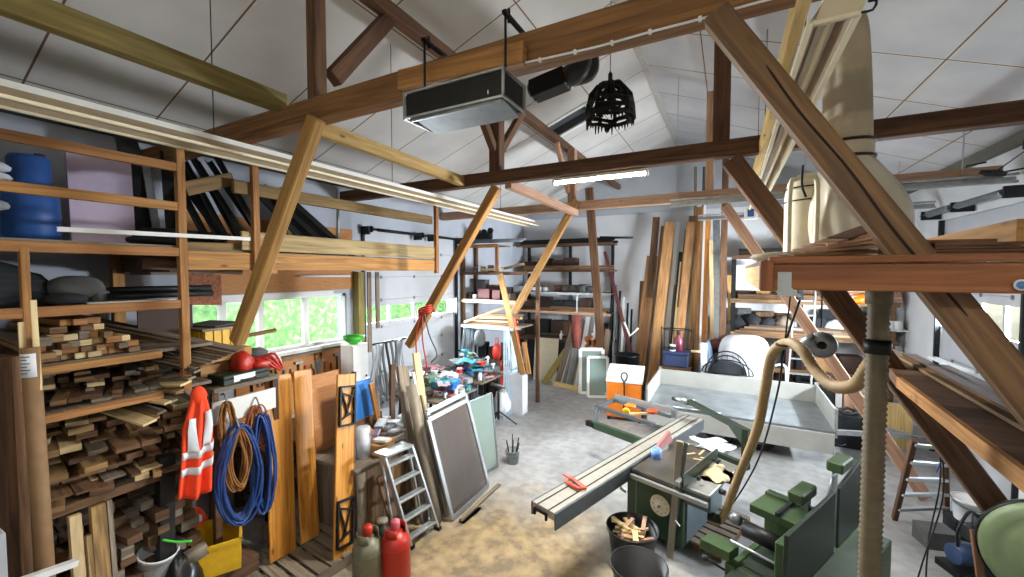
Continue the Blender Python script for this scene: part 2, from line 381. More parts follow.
# left wall, openings: window Y 2.93..4.97 Z 2.0..2.83 ; garage door Y 5.32..8.26 Z 0..4.0
def wall_x(name, X, t, opens, y0, y1, ztop, m):
    b = MB(); ys = sorted({y0, y1} | {o[0] for o in opens} | {o[1] for o in opens})
    for a, c in zip(ys, ys[1:]):
        z = 0
        for o in sorted([o for o in opens if o[0] <= a and o[1] >= c], key=lambda o: o[2]):
            if o[2] > z: b.box((min(X, X + t), a, z), (max(X, X + t), c, o[2]), 1)
            z = o[3]
        b.box((min(X, X + t), a, z), (max(X, X + t), c, ztop), 1)
    return struct(name, b, m)
WIN = (2.6, 4.97, 2.0, 2.83); DL = (5.36, 8.22, 0, 4.0); DR = (7.5, 9.86, 0, 4.1)
wall_x('wall_left', XL, -.25, [WIN, DL], Y0, YB, ZEL, 'wall_left_paint')
wall_x('wall_right', XR, .25, [DR], Y0, YB, ZER, 'wall_plaster')
b = MB(); b.prism([(XL, YB, 0), (XR, YB, 0), (XR, YB, ZER), (XRI, YB, ZRI), (XL, YB, ZEL)], (0, .25, 0)); struct('wall_back', b, 'wall_plaster')
b = MB(); b.prism([(XL - .25, Y0, 0), (XR + .25, Y0, 0), (XR + .25, Y0, ZER), (XRI, Y0, ZRI), (XL - .25, Y0, ZEL)], (0, -.2, 0)); struct('wall_front', b, 'wall_plaster')
struct('trim_2', MB().box((XL, YB - .06, 4.86), (XR, YB, 5.02)), 'wall_upper'); 
b = MB(); b.prism([(XL, YB - .03, 5.02), (XR, YB - .03, 5.02), (XRI + .02, YB - .03, ZRI - .06)], (0, .03, 0)); struct('trim_3', b, 'wall_upper')
b = MB(); b.box((XR - .1, 0, ZER - .16), (XR - .002, YB, ZER - .02)); struct('trim_4', b, mat('eave_grey', '5d5b52', .7))
b = MB(); b.box((XL + .002, Y0, ZEL - .3), (XL + .1, 5.3, ZEL - .05)); struct('trim_5', b, mat('eave_slotted', '4a4a42', .7, 0, .5, scale=6))
# --- window 1 on the left: white frame, three panes, blind box above
w = tag(thing('window_1', 'white framed window of three panes looking onto a green hedge', 'window', (XL, 3.8, 2.0)), kind='structure')
b = MB(); y0, y1 = WIN[0] - 3.8, WIN[1] - 3.8; H = WIN[3] - WIN[2]
for (a, c, d, e) in ((y0, y1, 0, .05), (y0, y1, H - .05, H), (y0, y0 + .05, 0, H), (y1 - .06, y1, 0, H)): b.box((-.12, a, d), (-.03, c, e))
for yy in (3.0 - 3.8, 3.5 - 3.8, 4.22 - 3.8): b.box((-.12, yy - .035, .04), (-.03, yy + .035, H - .04))
b.build('window_frame', 'white_paint', w)
m, n, l, p = nt('window_glass'); l.new
gl = n.new('ShaderNodeBsdfGlossy'); gl.inputs['Roughness'].default_value = .05; tr = n.new('ShaderNodeBsdfTransparent'); mxs = n.new('ShaderNodeMixShader'); mxs.inputs[0].default_value = .06
l.new(tr.outputs[0], mxs.inputs[1]); l.new(gl.outputs[0], mxs.inputs[2]); l.new(mxs.outputs[0], n['Material Output'].inputs[0])
b = MB(); b.box((-.08, y0 + .04, .04), (-.075, y1 - .05, H - .04)); b.build('window_pane', 'window_glass', w)
b = MB(); b.box((-.03, y0, H - .01), (.05, y1 - .3, H + .06)); b.build('blind_box', 'white_paint', w)
b = MB(); b.box((-.1, y0, -.05), (.12, y1, 0)); b.build('window_sill', 'white_paint', w)
# chipboard lining above the window
tag(MB().box((XL, 2.5, 2.9), (XL + .025, 5.1, 3.95), 1).build('lining_board', 'chipboard'), 'orange brown chipboard lining on the wall above the hedge window', 'panel', kind='thing')
# --- sectional garage doors
mat('door_panel', 'b3b6bc', .5, 0, .06, scale=3)
def garage_door(name, label, X, inn, y0, y1, z1, wz0, wz1, extra=None):
    t = tag(thing(name, label, 'garage door', (X, (y0 + y1) / 2, 0)), kind='structure'); h = (y1 - y0) / 2
    zs = [0, .62, 1.24, 1.7, wz0 - .09, wz1 + .12, 3.1, 3.6, z1]
    o = -.06 * inn
    for a, c in zip(zs, zs[1:]):
        b = MB(); lo = o - .05 * inn; x0, x1 = min(lo, o), max(lo, o)
        if abs(a - (wz0 - .09)) < 1e-6:
            b.box((x0, -h, a + .001), (x1, h, wz0), 1); b.box((x0, -h, wz1), (x1, h, c - .001), 1); k = 4
            for i in range(k + 1):
                yy = -h + 2 * h * i / k; b.box((x0, max(-h, yy - .03), wz0), (x1, min(h, yy + .03), wz1), 2)
            sec = b.build('door_section', 'door_panel', t)
            MB().box((o - .03 * inn - .004, -h, wz0), (o - .03 * inn + .004, h, wz1)).build('window_pane', 'window_glass', sec)
        else:
            b.box((x0, -h, a + .001), (x1, h, c - .001), 1)
            sec = b.build('door_section', 'door_panel', t, .009)
    for s in (-1, 1): MB().bar((o + .07 * inn, s * (h + .02), 0), (o + .07 * inn, s * (h + .02), z1), .05, .07, (1, 0, 0)).build('door_track', 'metal_dark', t)
    for z in zs[1:-1]:
        for y in (-.66 * h, 0, .66 * h): MB().box((min(o, o + .02 * inn), y - .018, z - .03), (max(o, o + .02 * inn), y + .018, z + .03)).build('hinge', 'metal_grey', t)
    return t
t = garage_door('door_1', 'white sectional garage door with a bright window strip in the left wall', XL, 1, DL[0], DL[1], 4.0, 2.22, 2.53)
b = MB(); zz = 3.98; b.tube([(.18, -1.5, zz), (.18, 1.5, zz)], .018, 8)
b.build('spring_shaft', 'metal_dark', t)
MB().tube([(.18, -1.25, zz), (.18, -.15, zz)], .03, 10).build('torsion_spring', 'metal_black', t); MB().tube([(.18, .5, zz), (.18, 1.2, zz)], .028, 10).build('torsion_spring', 'metal_black', t)
for y in (-1.46, -.05, .4, 1.46):
    b = MB(); b.box((0, y - .02, zz - .1), (.2, y + .02, zz + .05)); b.lathe((.18, y + .03, zz), [(.02, 0), (.06, 0), (.06, .04), (.02, .04)], 14, (0, 1, 0)); b.build('bracket', 'metal_black', t)
t2 = garage_door('door_2', 'white sectional garage door with bright window strips in the right wall', XR, -1, DR[0], DR[1], 4.1, 2.28, 2.74)
for y, z in ((-1.12, 4.38), (1.2, 4.38)):
    b = MB()
    for dz in (-.02, .075): b.bar((-.1, y, z + dz - .02), (-4.2 if y < 0 else -3.9, y, z + dz - .02), .06, .03)
    b.bar((-.1, y + .025, z), (-4.2 if y < 0 else -3.9, y + .025, z), .008, .06)
    b.build('ceiling_track', 'galv', t2)
for y, xs in ((-1.12, (-4.1, -2.1, -.6)), (1.2, (-3.8, -2, -.6))):
    for x in xs: MB().bar((x, y, 4.4), (x, y, roofz(XR + x) - .005), .03, .004, (1, 0, 0)).build('track_hanger', 'galv', t2)
b = MB(); b.tube([(-.25, -1.3, 4.2), (-.25, 1.3, 4.2)], .02, 8); b.build('spring_shaft', 'metal_dark', t2)
for a_, c_, r_ in ((-1.2, 0, .05), (.2, 1.0, .06)): MB().tube([(-.25, a_ + (c_ - a_) * i / 24, 4.2) for i in range(25)], [r_ * (1 if i % 2 else .8) for i in range(25)], 10).build('torsion_spring', 'metal_grey', t2)
for y in (-1.27, .1, 1.2): MB().box((-.28, y - .02, 4.12), (-.02, y + .02, 4.27)).build('bracket', 'metal_dark', t2)
# outside: gravel strip, lawn and hedge seen through the window
mat('outdoor_gravel', 'd8d4cc', .9, 0, .15, scale=9); 
struct('ground', MB().box((-30, -10, -.3), (30, 26, -.12)), 'outdoor_gravel')
m, n, l, p = nt('hedge_leaf'); no = n.new('ShaderNodeTexNoise'); no.inputs['Scale'].default_value = 9; no.inputs['Detail'].default_value = 6
tc = n.new('ShaderNodeTexCoord'); l.new(tc.outputs['Object'], no.inputs['Vector']); rp = ramp(n, [(.3, '3c6428'), (.5, '5c8a42'), (.72, '93b676')]); l.new(no.outputs[0], rp.inputs[0]); l.new(rp.outputs[0], p.inputs['Base Color']); p.inputs['Roughness'].default_value = .8
def hedge(a, c):
    nu, nv = 60, 16
    q = [[R.uniform(-.16, .16) for _ in range(nv + 1)] for _ in range(nu + 1)]
    def fn(s, t):
        th = math.pi * t; i, j = round(s * nu), round(t * nv)
        return (-9.6 - .9 * -math.cos(th) + q[i][j], -4 + 22 * s, max(-.2, 3.6 * math.sin(th) ** .45 + q[i][j]))
    return MB().sheet(fn, nu, nv)
tag(hedge(0, 0).build('hedge', 'hedge_leaf'), 'bright green garden hedge seen through the left window', 'hedge')
# ---------------------------------------------------------------- light
W = bpy.data.worlds.new('World'); bpy.context.scene.world = W; W.use_nodes = True; wn = W.node_tree.nodes; wl = W.node_tree.links
sky = wn.new('ShaderNodeTexSky'); sky.sky_type = 'NISHITA'; sky.sun_elevation = math.radians(38); sky.sun_rotation = math.radians(250); sky.sun_disc = False; sky.air_density = 1.2; sky.dust_density = 2
wl.new(sky.outputs[0], wn['Background'].inputs[0]); wn['Background'].inputs[1].default_value = .55
S = bpy.data.lights.new('Sun', 'SUN'); S.energy = 1.5; S.angle = .03; so = bpy.data.objects.new('sun', S); C.objects.link(so); so.rotation_euler = V((-.55, .25, -.8)).to_track_quat('-Z', 'Y').to_euler()
def area(name, loc, d, sx, sy, e, col=(1, 1, 1), portal=False, spread=None):
    L = bpy.data.lights.new(name, 'AREA'); L.shape = 'RECTANGLE'; L.size = sx; L.size_y = sy; L.energy = e; L.color = col
    if spread: L.spread = spread
    o = bpy.data.objects.new(name, L); C.objects.link(o); o.location = loc; o.rotation_euler = V(d).to_track_quat('-Z', 'Y').to_euler()
    if portal: L.cycles.is_portal = True
    return o
# ---------------------------------------------------------------- roof timbers
T1, T2, T3 = 2.22, 4.88, 7.69
PZ, PW = 4.40, .17
def tie(Y, x0, x1, m, lab, h=.17): return timber('tie_beam', lab, (x0, Y, 4.40 + h / 2), (x1, Y, 4.40 + h / 2), .14, h, m, 'beam', bevel=.01)
tie(T1, XL, XR, 'wood_truss_warm', 'nearest orange brown tie beam crossing the hall, black heater box hung below it', .18)
tie(T2, XL, XR, 'wood_truss_dark', 'dark tie beam crossing the hall above the lit fluorescent lamp')
tie(T3, XL, XR - .2, 'wood_pink', 'farthest pinkish brown tie beam crossing the hall before the back wall')
timber('bracket_board', 'short thick pale board on the nearest tie beam where the heater hangs', ay(400, 81, 2.12), ay(525, 53, 2.12), .06, .125, 'wood_pine', 'board', bevel=.008)
b = MB(); pts = [ay(u, v, 2.13) for u, v in ((428, 84), (470, 79), (512, 66), (560, 55), (600, 46), (650, 32), (700, 19), (745, 6), (790, -6))]
b.tube(bez(pts, 30), .006, 6); cb = tag(b.build('electric_cable', 'white_plastic'), 'thin white cable clipped along the nearest tie beam', 'cable')
for u, v in ((470, 79), (505, 68), (540, 60), (575, 52), (612, 43), (650, 32), (700, 19), (730, 10)): c = ay(u, v, 2.135) - cb.location; MB().box(c - V((.007, .01, .01)), c + V((.007, .008, .01))).build('cable_clip', 'white_plastic', cb)
def post(x, Y, z0, z1, w, m, lab): return timber('truss_post', lab, (x, Y, z0), (x, Y, z1), w, w, m, 'post', (0, 1, 0), .01)
post(-2.93, T1 - .02, 4.56, 5.72, .11, 'wood_truss_dark', 'brown roof post rising from the nearest tie beam above the light diagonal strut')
post(-2.83, T2, 4.55, 5.62, .16, 'wood_truss_dark', 'brown roof post behind the heater with two short braces in a Y')
post(-.1, T2, 4.55, 6.1, .16, 'wood_truss_dark', 'brown roof post on the second tie beam, beside the top of the big cracked strut')
post(-2.75, T3, 4.55, 5.6, .15, 'wood_pink', 'small far roof post on the pinkish tie beam, on the heater side')
post(-.32, T3, 4.55, 6.2, .13, 'wood_pink', 'small far roof post on the pinkish tie beam, on the dust bag side')
def brace(a, c, w, h, m, lab): return timber('brace', lab, a, c, w, h, m, 'brace', (1, 0, 0), .006)
brace((-2.9, T1 + .1, 4.78), (-2.9, 3.0, 5.66), .13, .1, 'wood_truss_dark', 'diagonal brace from the nearest roof post up to the purlin')
brace((-2.83, T2 + .08, 4.85), (-2.83, 5.65, 5.62), .1, .09, 'wood_truss_dark', 'short brace of the Y below the heater leaning away from the lamp'.replace('away from the lamp', 'towards the back wall'))
brace((-2.83, T2 - .08, 4.85), (-2.83, 4.1, 5.62), .1, .09, 'wood_truss_dark', 'short brace of the Y below the heater leaning towards the camera')
brace((-2.8, T3 - .08, 4.75), (-2.8, 7.0, 5.55), .09, .07, 'wood_pink', 'thin far brace between the purlin and the pinkish tie beam')
timber('purlin', 'dark brown purlin running under the white ceiling behind the heater', (-2.87, -1.2, 5.65), (-2.87, YB - .05, 5.65), .13, .13, 'wood_truss_dark', 'purlin', bevel=.01)
timber('purlin', 'right purlin of the roof running above the dust bag', (-.08, 5.0, 6.12), (-.08, YB - .05, 6.12), .1, .1, 'wood_truss_dark', 'purlin', bevel=.01) if 0 else None
# longitudinal ceiling joists
timber('ceiling_joist', 'olive coloured beam running from the near corner to the nearest tie beam', (-3.36, -1.5, 4.62), (-3.36, 2.2, 4.62), .1, .15, 'wood_olive', bevel=.006)
timber('ceiling_joist', 'pale yellow knotty beam between the nearest and the second tie beam', (-3.36, 2.2, 4.53), (-3.36, 4.86, 4.48), .09, .13, 'wood_yellow', bevel=.006)
timber('ceiling_joist', 'pinkish joist between the second and the third tie beam behind the lamp', ay(508, 184, 4.9), ay(576, 213, 7.6), .1, .12, 'wood_pink', bevel=.006)
timber('ceiling_joist', 'pale yellow joist high beside the white light troughs near the dust bag', (.27, 2.2, 4.45), (.27, 7.7, 4.45), .06, .12, 'wood_yellow', bevel=.006)
timber('ceiling_joist', 'short brown block hanging under the pale joist by the second tie beam', (-3.3, 4.6, 4.3), (-3.3, 4.6, 4.48), .09, .09, 'wood_pine', 'block', (0, 1, 0)) if 0 else None
# struts
def strut(a, c, w, d, m, lab): return timber('strut', lab, a, c, d, w, m, 'strut', (1, 0, 0), .012)
strut(ay(317, 118, 2.13), ay(237, 342, 2.13), .125, .1, 'wood_strut_light', 'light orange diagonal strut from the nearest tie beam down to the cardboard boxes')
a = ay(715, 14, 2.08); c = ay(972, 330, 2.08); d = (c - a).normalized()
st = strut(a, a + d * 4.75, .11, .09, 'wood_strut', 'thick cracked round edged strut crossing in front of the dust bag')
b = MB(); 
y = a.y - .0462; pts = []
for i, (t, o) in enumerate(((.35, .0), (.6, .02), (.9, .01), (1.2, .03), (1.55, .015))):
    q = a + d * t; nn = V((d.z, 0, -d.x)); q = q + nn * (o * .6 - .012) ; pts.append(V((q.x, y, q.z)))
b.tube(bez(pts, 24), [.002] + [.005] * (len(bez(pts, 24)) - 2) + [.002], 5, sq=.35)
b.v = [p - st.location for p in b.v]; b.build('drying_crack', mat('crack', '20130b', .9), st)
strut(ay(497, 187, 4.8), ay(409, 346, 4.8), .13, .11, 'wood_strut_light', 'diagonal strut before the left garage door with red ropes tied round its foot')
a = ay(731, 160, 4.84); c = ay(990, 500, 4.84); d = (c - a).normalized()
strut(a, a + d * ((a.z - .12) / -d.z), .19, .13, 'wood_truss_dark', 'long dark strut passing under the deck down to the floor beside the ladder')
strut(ay(577, 200, 7.62), ay(514, 313, 7.62), .14, .1, 'wood_strut_light', 'farthest diagonal strut standing before the shelves of the back corner')
a = ay(725, 206, 7.65); c = ay(850, 388, 7.65); d = (c - a).normalized()
strut(a, a + d * ((a.z - .05) / -d.z), .16, .12, 'wood_pink', 'pale pinkish strut behind the hose, seen above and below the deck')
# red ropes at the foot of the strut by the garage door
t = thing('rope', 'red and grey ropes tied round the foot of the strut before the garage door', 'rope', ay(424, 314, 4.72))
b = MB(); 
for k in range(4):
    b.tube([V((math.cos(i * .6) * .13, math.sin(i * .6) * .12 + .06, k * .03 + math.cos(i * .6) * .05)) for i in range(11)], .012, 6)
b.build('rope_wrap', 'red', t)
for k, (dx, l) in enumerate(((-.1, .75), (.02, .95), (.14, .7))):
    b = MB(); b.tube(bez([(dx * .3, -.04, .02), (dx, -.06, -l * .4), (dx * 1.6 + .05, -.05, -l * .8), (dx * 1.2, -.05, -l)], 12), .011, 6); b.build('rope_end', 'red' if k != 2 else 'cloth_grey', t)
# ---------------------------------------------------------------- lamps and troughs
mat('lamp_cream', 'e8dfc0', .4, 0, .03); mat('trough_side', 'a8957a', .5, 0, .1)
def trough(lab, x, z, y0, y1, hang, k=1.0):
    t = thing('light_trough', lab, 'light trough', (x, (y0 + y1) / 2, z)); h = (y1 - y0) / 2
    for s in (-1, 1):
        b = MB(); b.hexa((s * .075 * k, 0, .035), (0, 2 * h, 0), V((s * .07 * k, 0, -.075)), V((.075, 0, s * .07 * k)).normalized() * .006); b.build('reflector', 'trough_side', t)
        b = MB(); b.box((s * .112 * k - .011, -h, -.012), (s * .112 * k + .011, h, .008)); b.build('reflector_edge', 'lamp_cream', t)
    b = MB(); b.box((-.045 * k, -h, .05), (.045 * k, h, .11)); b.build('trough_body', 'white_paint', t)
    b = MB(); b.tube([(0, -h + .02, .03), (0, h - .02, .03)], .014, 8); b.build('lamp_tube', 'lamp_cream', t)
    for yy in hang: MB().tube([(0, yy, .1), (0, yy, roofz(x) - z + .0)], .004, 5).build('suspension_wire', 'metal_black', t)
    return t
trough('long cream light trough hung on wires above the timber rack and mezzanine', -3.55, 4.14, -1.5, 7.6, (-3.0, -1.3, .6, 3.2))
trough('white light trough hung beside the dust bag beyond the cracked strut', .345, 4.2, 2.03, 7.55, (-2, 1, 2.4), .68)
mat('tube_lit', 'fff6dc', .4, 0, 0, emit=40)
def lamp(lab, x0, x1, y, z, e=60):
    t = thing('fluorescent_lamp', lab, 'lamp', ((x0 + x1) / 2, y, z)); h = (x1 - x0) / 2
    MB().box((-h, -.03, .02), (h, .03, .055)).build('lamp_housing', 'white_paint', t)
    for s in (-1, 1): MB().box((s * h - .015, -.022, -.02), (s * h + .015, .022, .03)).build('lamp_holder', 'white_plastic', t)
    MB().tube([(-h + .02, 0, 0), (h - .02, 0, 0)], .017, 10).build('lamp_tube', 'tube_lit', t)
    area('lamp_light', ((x0 + x1) / 2, y, z - .03), (0, 0, -1), x1 - x0, .06, e, (1, .98, .93))
lamp('lit fluorescent tube lamp under the second tie beam', -2.0, -.85, 4.9, 4.33, 130)
# ---------------------------------------------------------------- heater box with its duct
t = thing('air_heater', 'black and silver box heater hung from the nearest tie beam', 'heater', (-1.385, 2.0, 4.085))
MB().box((-.33, -.12, .03), (.33, .12, .165)).build('heater_case', 'metal_black', t, .004)
b = MB()
for y in (-.124, .124):
    for z in (.026, .169): b.box((-.342, y - .006, z - .006), (.342, y + .006, z + .006))
for x in (-.336, .336):
    for z in (.026, .169): b.box((x - .006, -.124, z - .006), (x + .006, .124, z + .006))
    for y in (-.124, .124): b.box((x - .006, y - .006, .026), (x + .006, y + .006, .169))
b.build('frame_trim', 'galv', t)
b = MB(); b.prism([(-.28, -.1, .03), (.32, -.1, .03), (.32, .09, .0), (-.28, .09, .0)], (0, .008, -.01)); b.box((-.3, -.112, .005), (.32, -.1, .03))
b.build('air_flap', 'metal_grey', t)
for x in (-.3, .27):
    b = MB(); b.tube([(x, .02, .165), (x, .02, .56)], .008, 6); b.box((x - .012, -.0, .53), (x + .012, .26, .55)); b.tube([(x, .06, .51), (x, .06, .585)], .009, 6); b.build('hanger', 'metal_black', t)
MB().box((.24, -.1235, .055), (.245, -.12, .075)).build('badge', 'white_plastic', t)
t = thing('air_duct', 'black ventilation duct with elbow behind the heater box', 'duct', ay(533, 92, 2.6))
o = V(t.location); e = ay(567, 78, 2.6) - o
b = MB(); b.bar((0, 0, 0), e, .13, .12); b.build('duct_box', 'metal_black', t, .006)
b = MB(); b.tube(bez([e, e + V((.07, 0, .03)), e + V((.09, .02, .1)), e + V((.06, .04, .22))], 12), [.07] * 13, 10); b.tube(bez([e + V((.0, .1, .03)), e + V((.12, .12, .06)), e + V((.12, .14, .2))], 12), .05, 10); b.build('duct_elbow', 'plastic_black', t)
b = MB(); b.lathe((-.02, 0, 0), [(.05, 0), (.07, .02), (.07, .05)], 12, (1, 0, .2)); b.build('duct_collar', 'metal_dark', t)
# ---------------------------------------------------------------- ragged black lamp shade
q = ay(610, 105, 3.3); t = thing('lamp_shade', 'ragged black wicker lampshade hanging below the ridge', 'lampshade', q)
b = MB()
for k in range(9):
    an = 2 * math.pi * k / 9 + .2
    b.tube([V((math.cos(an) * r_, math.sin(an) * r_, z_)) for r_, z_ in ((.03, .17), (.1, .14), (.155, .07), (.178, -.03), (.182, -.1))], [.014, .018, .02, .016, .018], 6)
for z_, r_ in ((.13, .1), (.0, .17), (-.06, .18), (-.1, .183)):
    b.tube([V((math.cos(i * .35) * r_, math.sin(i * .35) * r_, z_ + R.uniform(-.012, .012))) for i in range(18)], [R.uniform(.011, .024) for _ in range(18)], 6, closed=True)
for k in range(34):
    an = R.uniform(0, 6.28); z0 = R.uniform(-.1, .1); r0 = .178 - max(0, z0) * .5
    b.tube([V((math.cos(an) * r0, math.sin(an) * r0, z0)), V((math.cos(an + .2) * (r0 + .012), math.sin(an + .2) * (r0 + .012), z0 - .06))], [.017, .005], 5)
for k in range(40):
    an = 2 * math.pi * k / 40; l_ = R.uniform(.03, .08); b.tube([V((math.cos(an) * .18, math.sin(an) * .18, -.09)), V((math.cos(an) * .185, math.sin(an) * .185, -.1 - l_))], [.012, .003], 5)
b.build('wicker_cage', mat('char', '18120f', .95, 0, .4), t)
MB().lathe((0, 0, -.02), [(.012, 0), (.03, .04), (.032, .17), (.018, .2), (.018, .26), (.006, .28)], 10).build('lamp_socket', 'metal_black', t)
MB().tube([(0, 0, .24), (0, 0, roofz(q.x) - q.z)], .004, 5).build('hanging_rod', 'metal_grey', t)
# ---------------------------------------------------------------- generic makers
def slab(name, label, cat, o, e1, e2, th, m, group=None, bevel=0.0, parent=None):
    o, e1, e2 = V(o), V(e1), V(e2); nn = e1.cross(e2).normalized() * th
    b = MB().hexa(o + e1 / 2 + e2 / 2 + nn / 2, e1, e2, nn)
    return tag(b.build(name, m, parent, bevel), label, cat, group, None if parent else 'thing')
def bars(name, label, cat, a, c, w, h, m, up=(0, 0, 1), group=None, bevel=0.0): return tag(MB().bar(a, c, w, h, up).build(name, m, bevel=bevel), label, cat, group, 'thing')
def crate(name, label, loc, sx, sy, h, m, rz=0, th=.012, rim=True, group=None):
    t = thing(name, label, 'crate', loc, rz, group); b = MB()
    b.box((-sx / 2, -sy / 2, 0), (sx / 2, sy / 2, th))
    for s in (-1, 1):
        b.box((s * sx / 2 - th / 2, -sy / 2, 0), (s * sx / 2 + th / 2, sy / 2, h)); b.box((-sx / 2, s * sy / 2 - th / 2, 0), (sx / 2, s * sy / 2 + th / 2, h))
    b.build('crate_body', m, t)
    b = MB()
    for s in (-1, 1):
        b.box((s * (sx / 2 + .008) - .012, -sy / 2 - .02, h - .03), (s * (sx / 2 + .008) + .012, sy / 2 + .02, h + .004)); b.box((-sx / 2 - .02, s * (sy / 2 + .008) - .012, h - .03), (sx / 2 + .02, s * (sy / 2 + .008) + .012, h + .004))
    b.build('crate_rim', m, t)
    return t
def carton(label, loc, sx, sy, h, rz=0, m='cardboard', open_=False, group=None):
    t = thing('cardboard_box', label, 'box', loc, rz, group)
    b = MB().box((-sx / 2, -sy / 2, 0), (sx / 2, sy / 2, h)); b.build('box_body', m, t, .004)
    for s in (-1, 1):
        b = MB()
        if open_: b.hexa((s * (sx / 2 + .06), 0, h + .03), (0, sy, 0), V((s * .14, 0, .08)), V((-.08 * s, 0, .14)).normalized() * .006)
        else: b.hexa((s * sx / 4, 0, h + .003), (sx / 2 - .004, 0, 0), (0, sy, 0), (0, 0, .006))
        b.build('box_flap', m, t)
    return t
def bucket(name, label, loc, r, h, m, handle=True, rz=0, fill=None, tilt=None, taper=.82):
    t = thing(name, label, 'bucket', loc, rz, None, tilt)
    MB().lathe((0, 0, 0), [(r * taper * .98, .0), (r * taper, .004), (r, h), (r * 1.05, h), (r * 1.05, h - .02), (r * .97, h - .02), (r * taper * .95, .01), (0, .01)], 28, caps=True).build('bucket_body', m, t)
    b = MB(); b.tube([V((math.cos(i * 2 * math.pi / 28) * r * 1.03, math.sin(i * 2 * math.pi / 28) * r * 1.03, h)) for i in range(28)], .008, 6, closed=True); b.build('bucket_rim', m, t)
    if handle:
        b = MB(); b.tube([V((r * 1.05 * math.cos(a), -.25 * r - r * .8 * math.sin(a), h - .03 - abs(math.sin(a)) * .04)) for a in [math.pi * i / 12 for i in range(13)]], .004, 5); b.build('bucket_handle', 'metal_grey', t)
    return t
def heap(name, label, group, cat, xf, y0, y1, z0, z1, ln, mats, w=(.05, .14), th=(.02, .06), yaw=.07, prof=None, jx=.25, rec=0, bias=0, tilt=0):
    z = z0; k = 0
    while z < z1:
        t = R.uniform(*th); y = y0; al = R.uniform(-yaw, yaw) - bias
        while y < y1:
            ww = R.uniform(*w); tt = min(t, R.uniform(*th)) if R.random() < .3 else t
            yc = y + ww / 2; top = z0 + (z1 - z0) * (prof(min(1, max(0, (yc - y0) / (y1 - y0)))) if prof else 1)
            if z + tt <= top + .02 and R.random() < .94:
                x1 = xf - R.random() ** 1.5 * jx - rec * (z - z0) / max(.01, z1 - z0) + (R.random() < .12) * R.uniform(0, .2); L = R.uniform(*ln); a = al + R.uniform(-.025, .025); up = V((0, R.uniform(-.03, .03), 1))
                p1 = V((x1, yc, z + tt / 2)); p0 = p1 - V((L * math.cos(a), L * math.sin(a), R.uniform(-.02, .03) - tilt * L))
                p0.x = max(p0.x, XL + .04); bars(name, label, cat, p0, p1, ww * .96, tt * .95, R.choice(mats), up, group); k += 1
            y += ww + .004
        z += t + .003
    return k
# ---------------------------------------------------------------- timber rack along the left wall
t = thing('timber_rack', 'tall orange pine rack on the left wall stacked with timber offcuts', 'rack', (-4.4, 1.4, 0))
def rp(name, lo, hi, m='wood_pine', bv=.004): return MB().box(lo, hi).build(name, m, t, bv)
rp('post', (-.04, .45, 2.1), (.02, .515, 4.36)); rp('post', (-.04, -.49, 0), (.02, -.445, 3.38))
rp('post', (-1.45, .43, 0), (-1.36, .53, 4.3)); rp('post', (-1.45, -.52, 0), (-1.36, -.42, 4.3))
for z in (4.14, 3.79, 3.38, 2.91): rp('rail', (-.03, -2.6, z - .038), (.015, .46, z + .038))
for z in (2.5, 2.14): rp('rail', (-.02, -.45, z - .05), (.02, .3, z + .01), 'wood_pine')
rp('rail', (-.04, -.45, 1.36), (0, .5, 1.43), 'wood_shade')
for z, y1 in ((3.44, .45), (2.93, .45), (2.52, .72), (2.15, .7), (1.43, .7)): rp('shelf_board', (-1.52, -2.6 if z > 2.6 else -.5, z - .03), (-.03, y1, z), 'wood_grey', .003)
OFF = ['wood_offcut', 'wood_offcut', 'wood_grey', 'wood_shade']; OF2 = ['wood_offcut', 'wood_offcut', 'wood_pine', 'wood_grey', 'wood_pale']
heap('timber_offcut', 'sawn timber end in the round topped stack under the dark sacks', 'timber stack below the sacks', 'timber', -4.44, .96, 1.5, 2.525, 2.86, (.9, 1.3), OF2, (.05, .1), (.04, .07), .06, lambda q: .55 + .45 * math.sin(math.pi * min(1, q * 1.15)) , .1)
heap('timber_offcut', 'timber offcut on the rack shelf just below the round topped stack', 'offcuts on the middle rack shelf', 'timber', -4.42, .96, 1.75, 2.155, 2.42, (.8, 1.4), OFF + ['wood_pale'], (.05, .12), (.02, .045), .2, lambda q: 1 - .35 * q, .4, .45, .16, .05)
heap('timber_offcut', 'timber board end in the deep heap behind the cardboard tube', 'boards in the deep rack bay', 'timber', -4.3, .98, 2.05, 1.435, 2.06, (1.1, 1.5), OFF + ['wood_offcut', 'wood_pale'], (.05, .16), (.018, .06), .14, lambda q: .8 + .2 * math.sin(q * 7), .5, .55, .16, .06)
heap('timber_offcut', 'dark timber block end in the lowest bay of the left rack', 'blocks in the lowest rack bay', 'timber', -4.42, 1.0, 1.9, .62, 1.3, (.9, 1.4), ['wood_shade', 'wood_shade', 'wood_grey'], (.08, .16), (.06, .1), .1, None, .3)
MB().box((-4.4 - 1.5, .9, .0), (-4.46, 1.95, .6)) 
slab('timber_block', 'big dark timber baulk on the floor under the lowest rack bay', 'timber', (-5.8, .95, .0), (1.35, 0, 0), (0, .95, 0), .6, 'wood_shade')
# long loose boards sliding out towards the vest
for k in range(9):
    a = V((-5.4 + .05 * k, 1.35 + .05 * k, 2.06 + .012 * k)); q = ax(150 + k * 6, 425 - k * 5 - R.uniform(0, 14), -4.28 + R.uniform(-.05, .06))
    bars('loose_board', 'loose board sticking out of the rack beside the orange vest', 'board', a, q, R.uniform(.05, .1), .02, R.choice(['wood_offcut', 'wood_grey', 'wood_pale']), (0, -.2, 1), 'loose boards beside the vest')
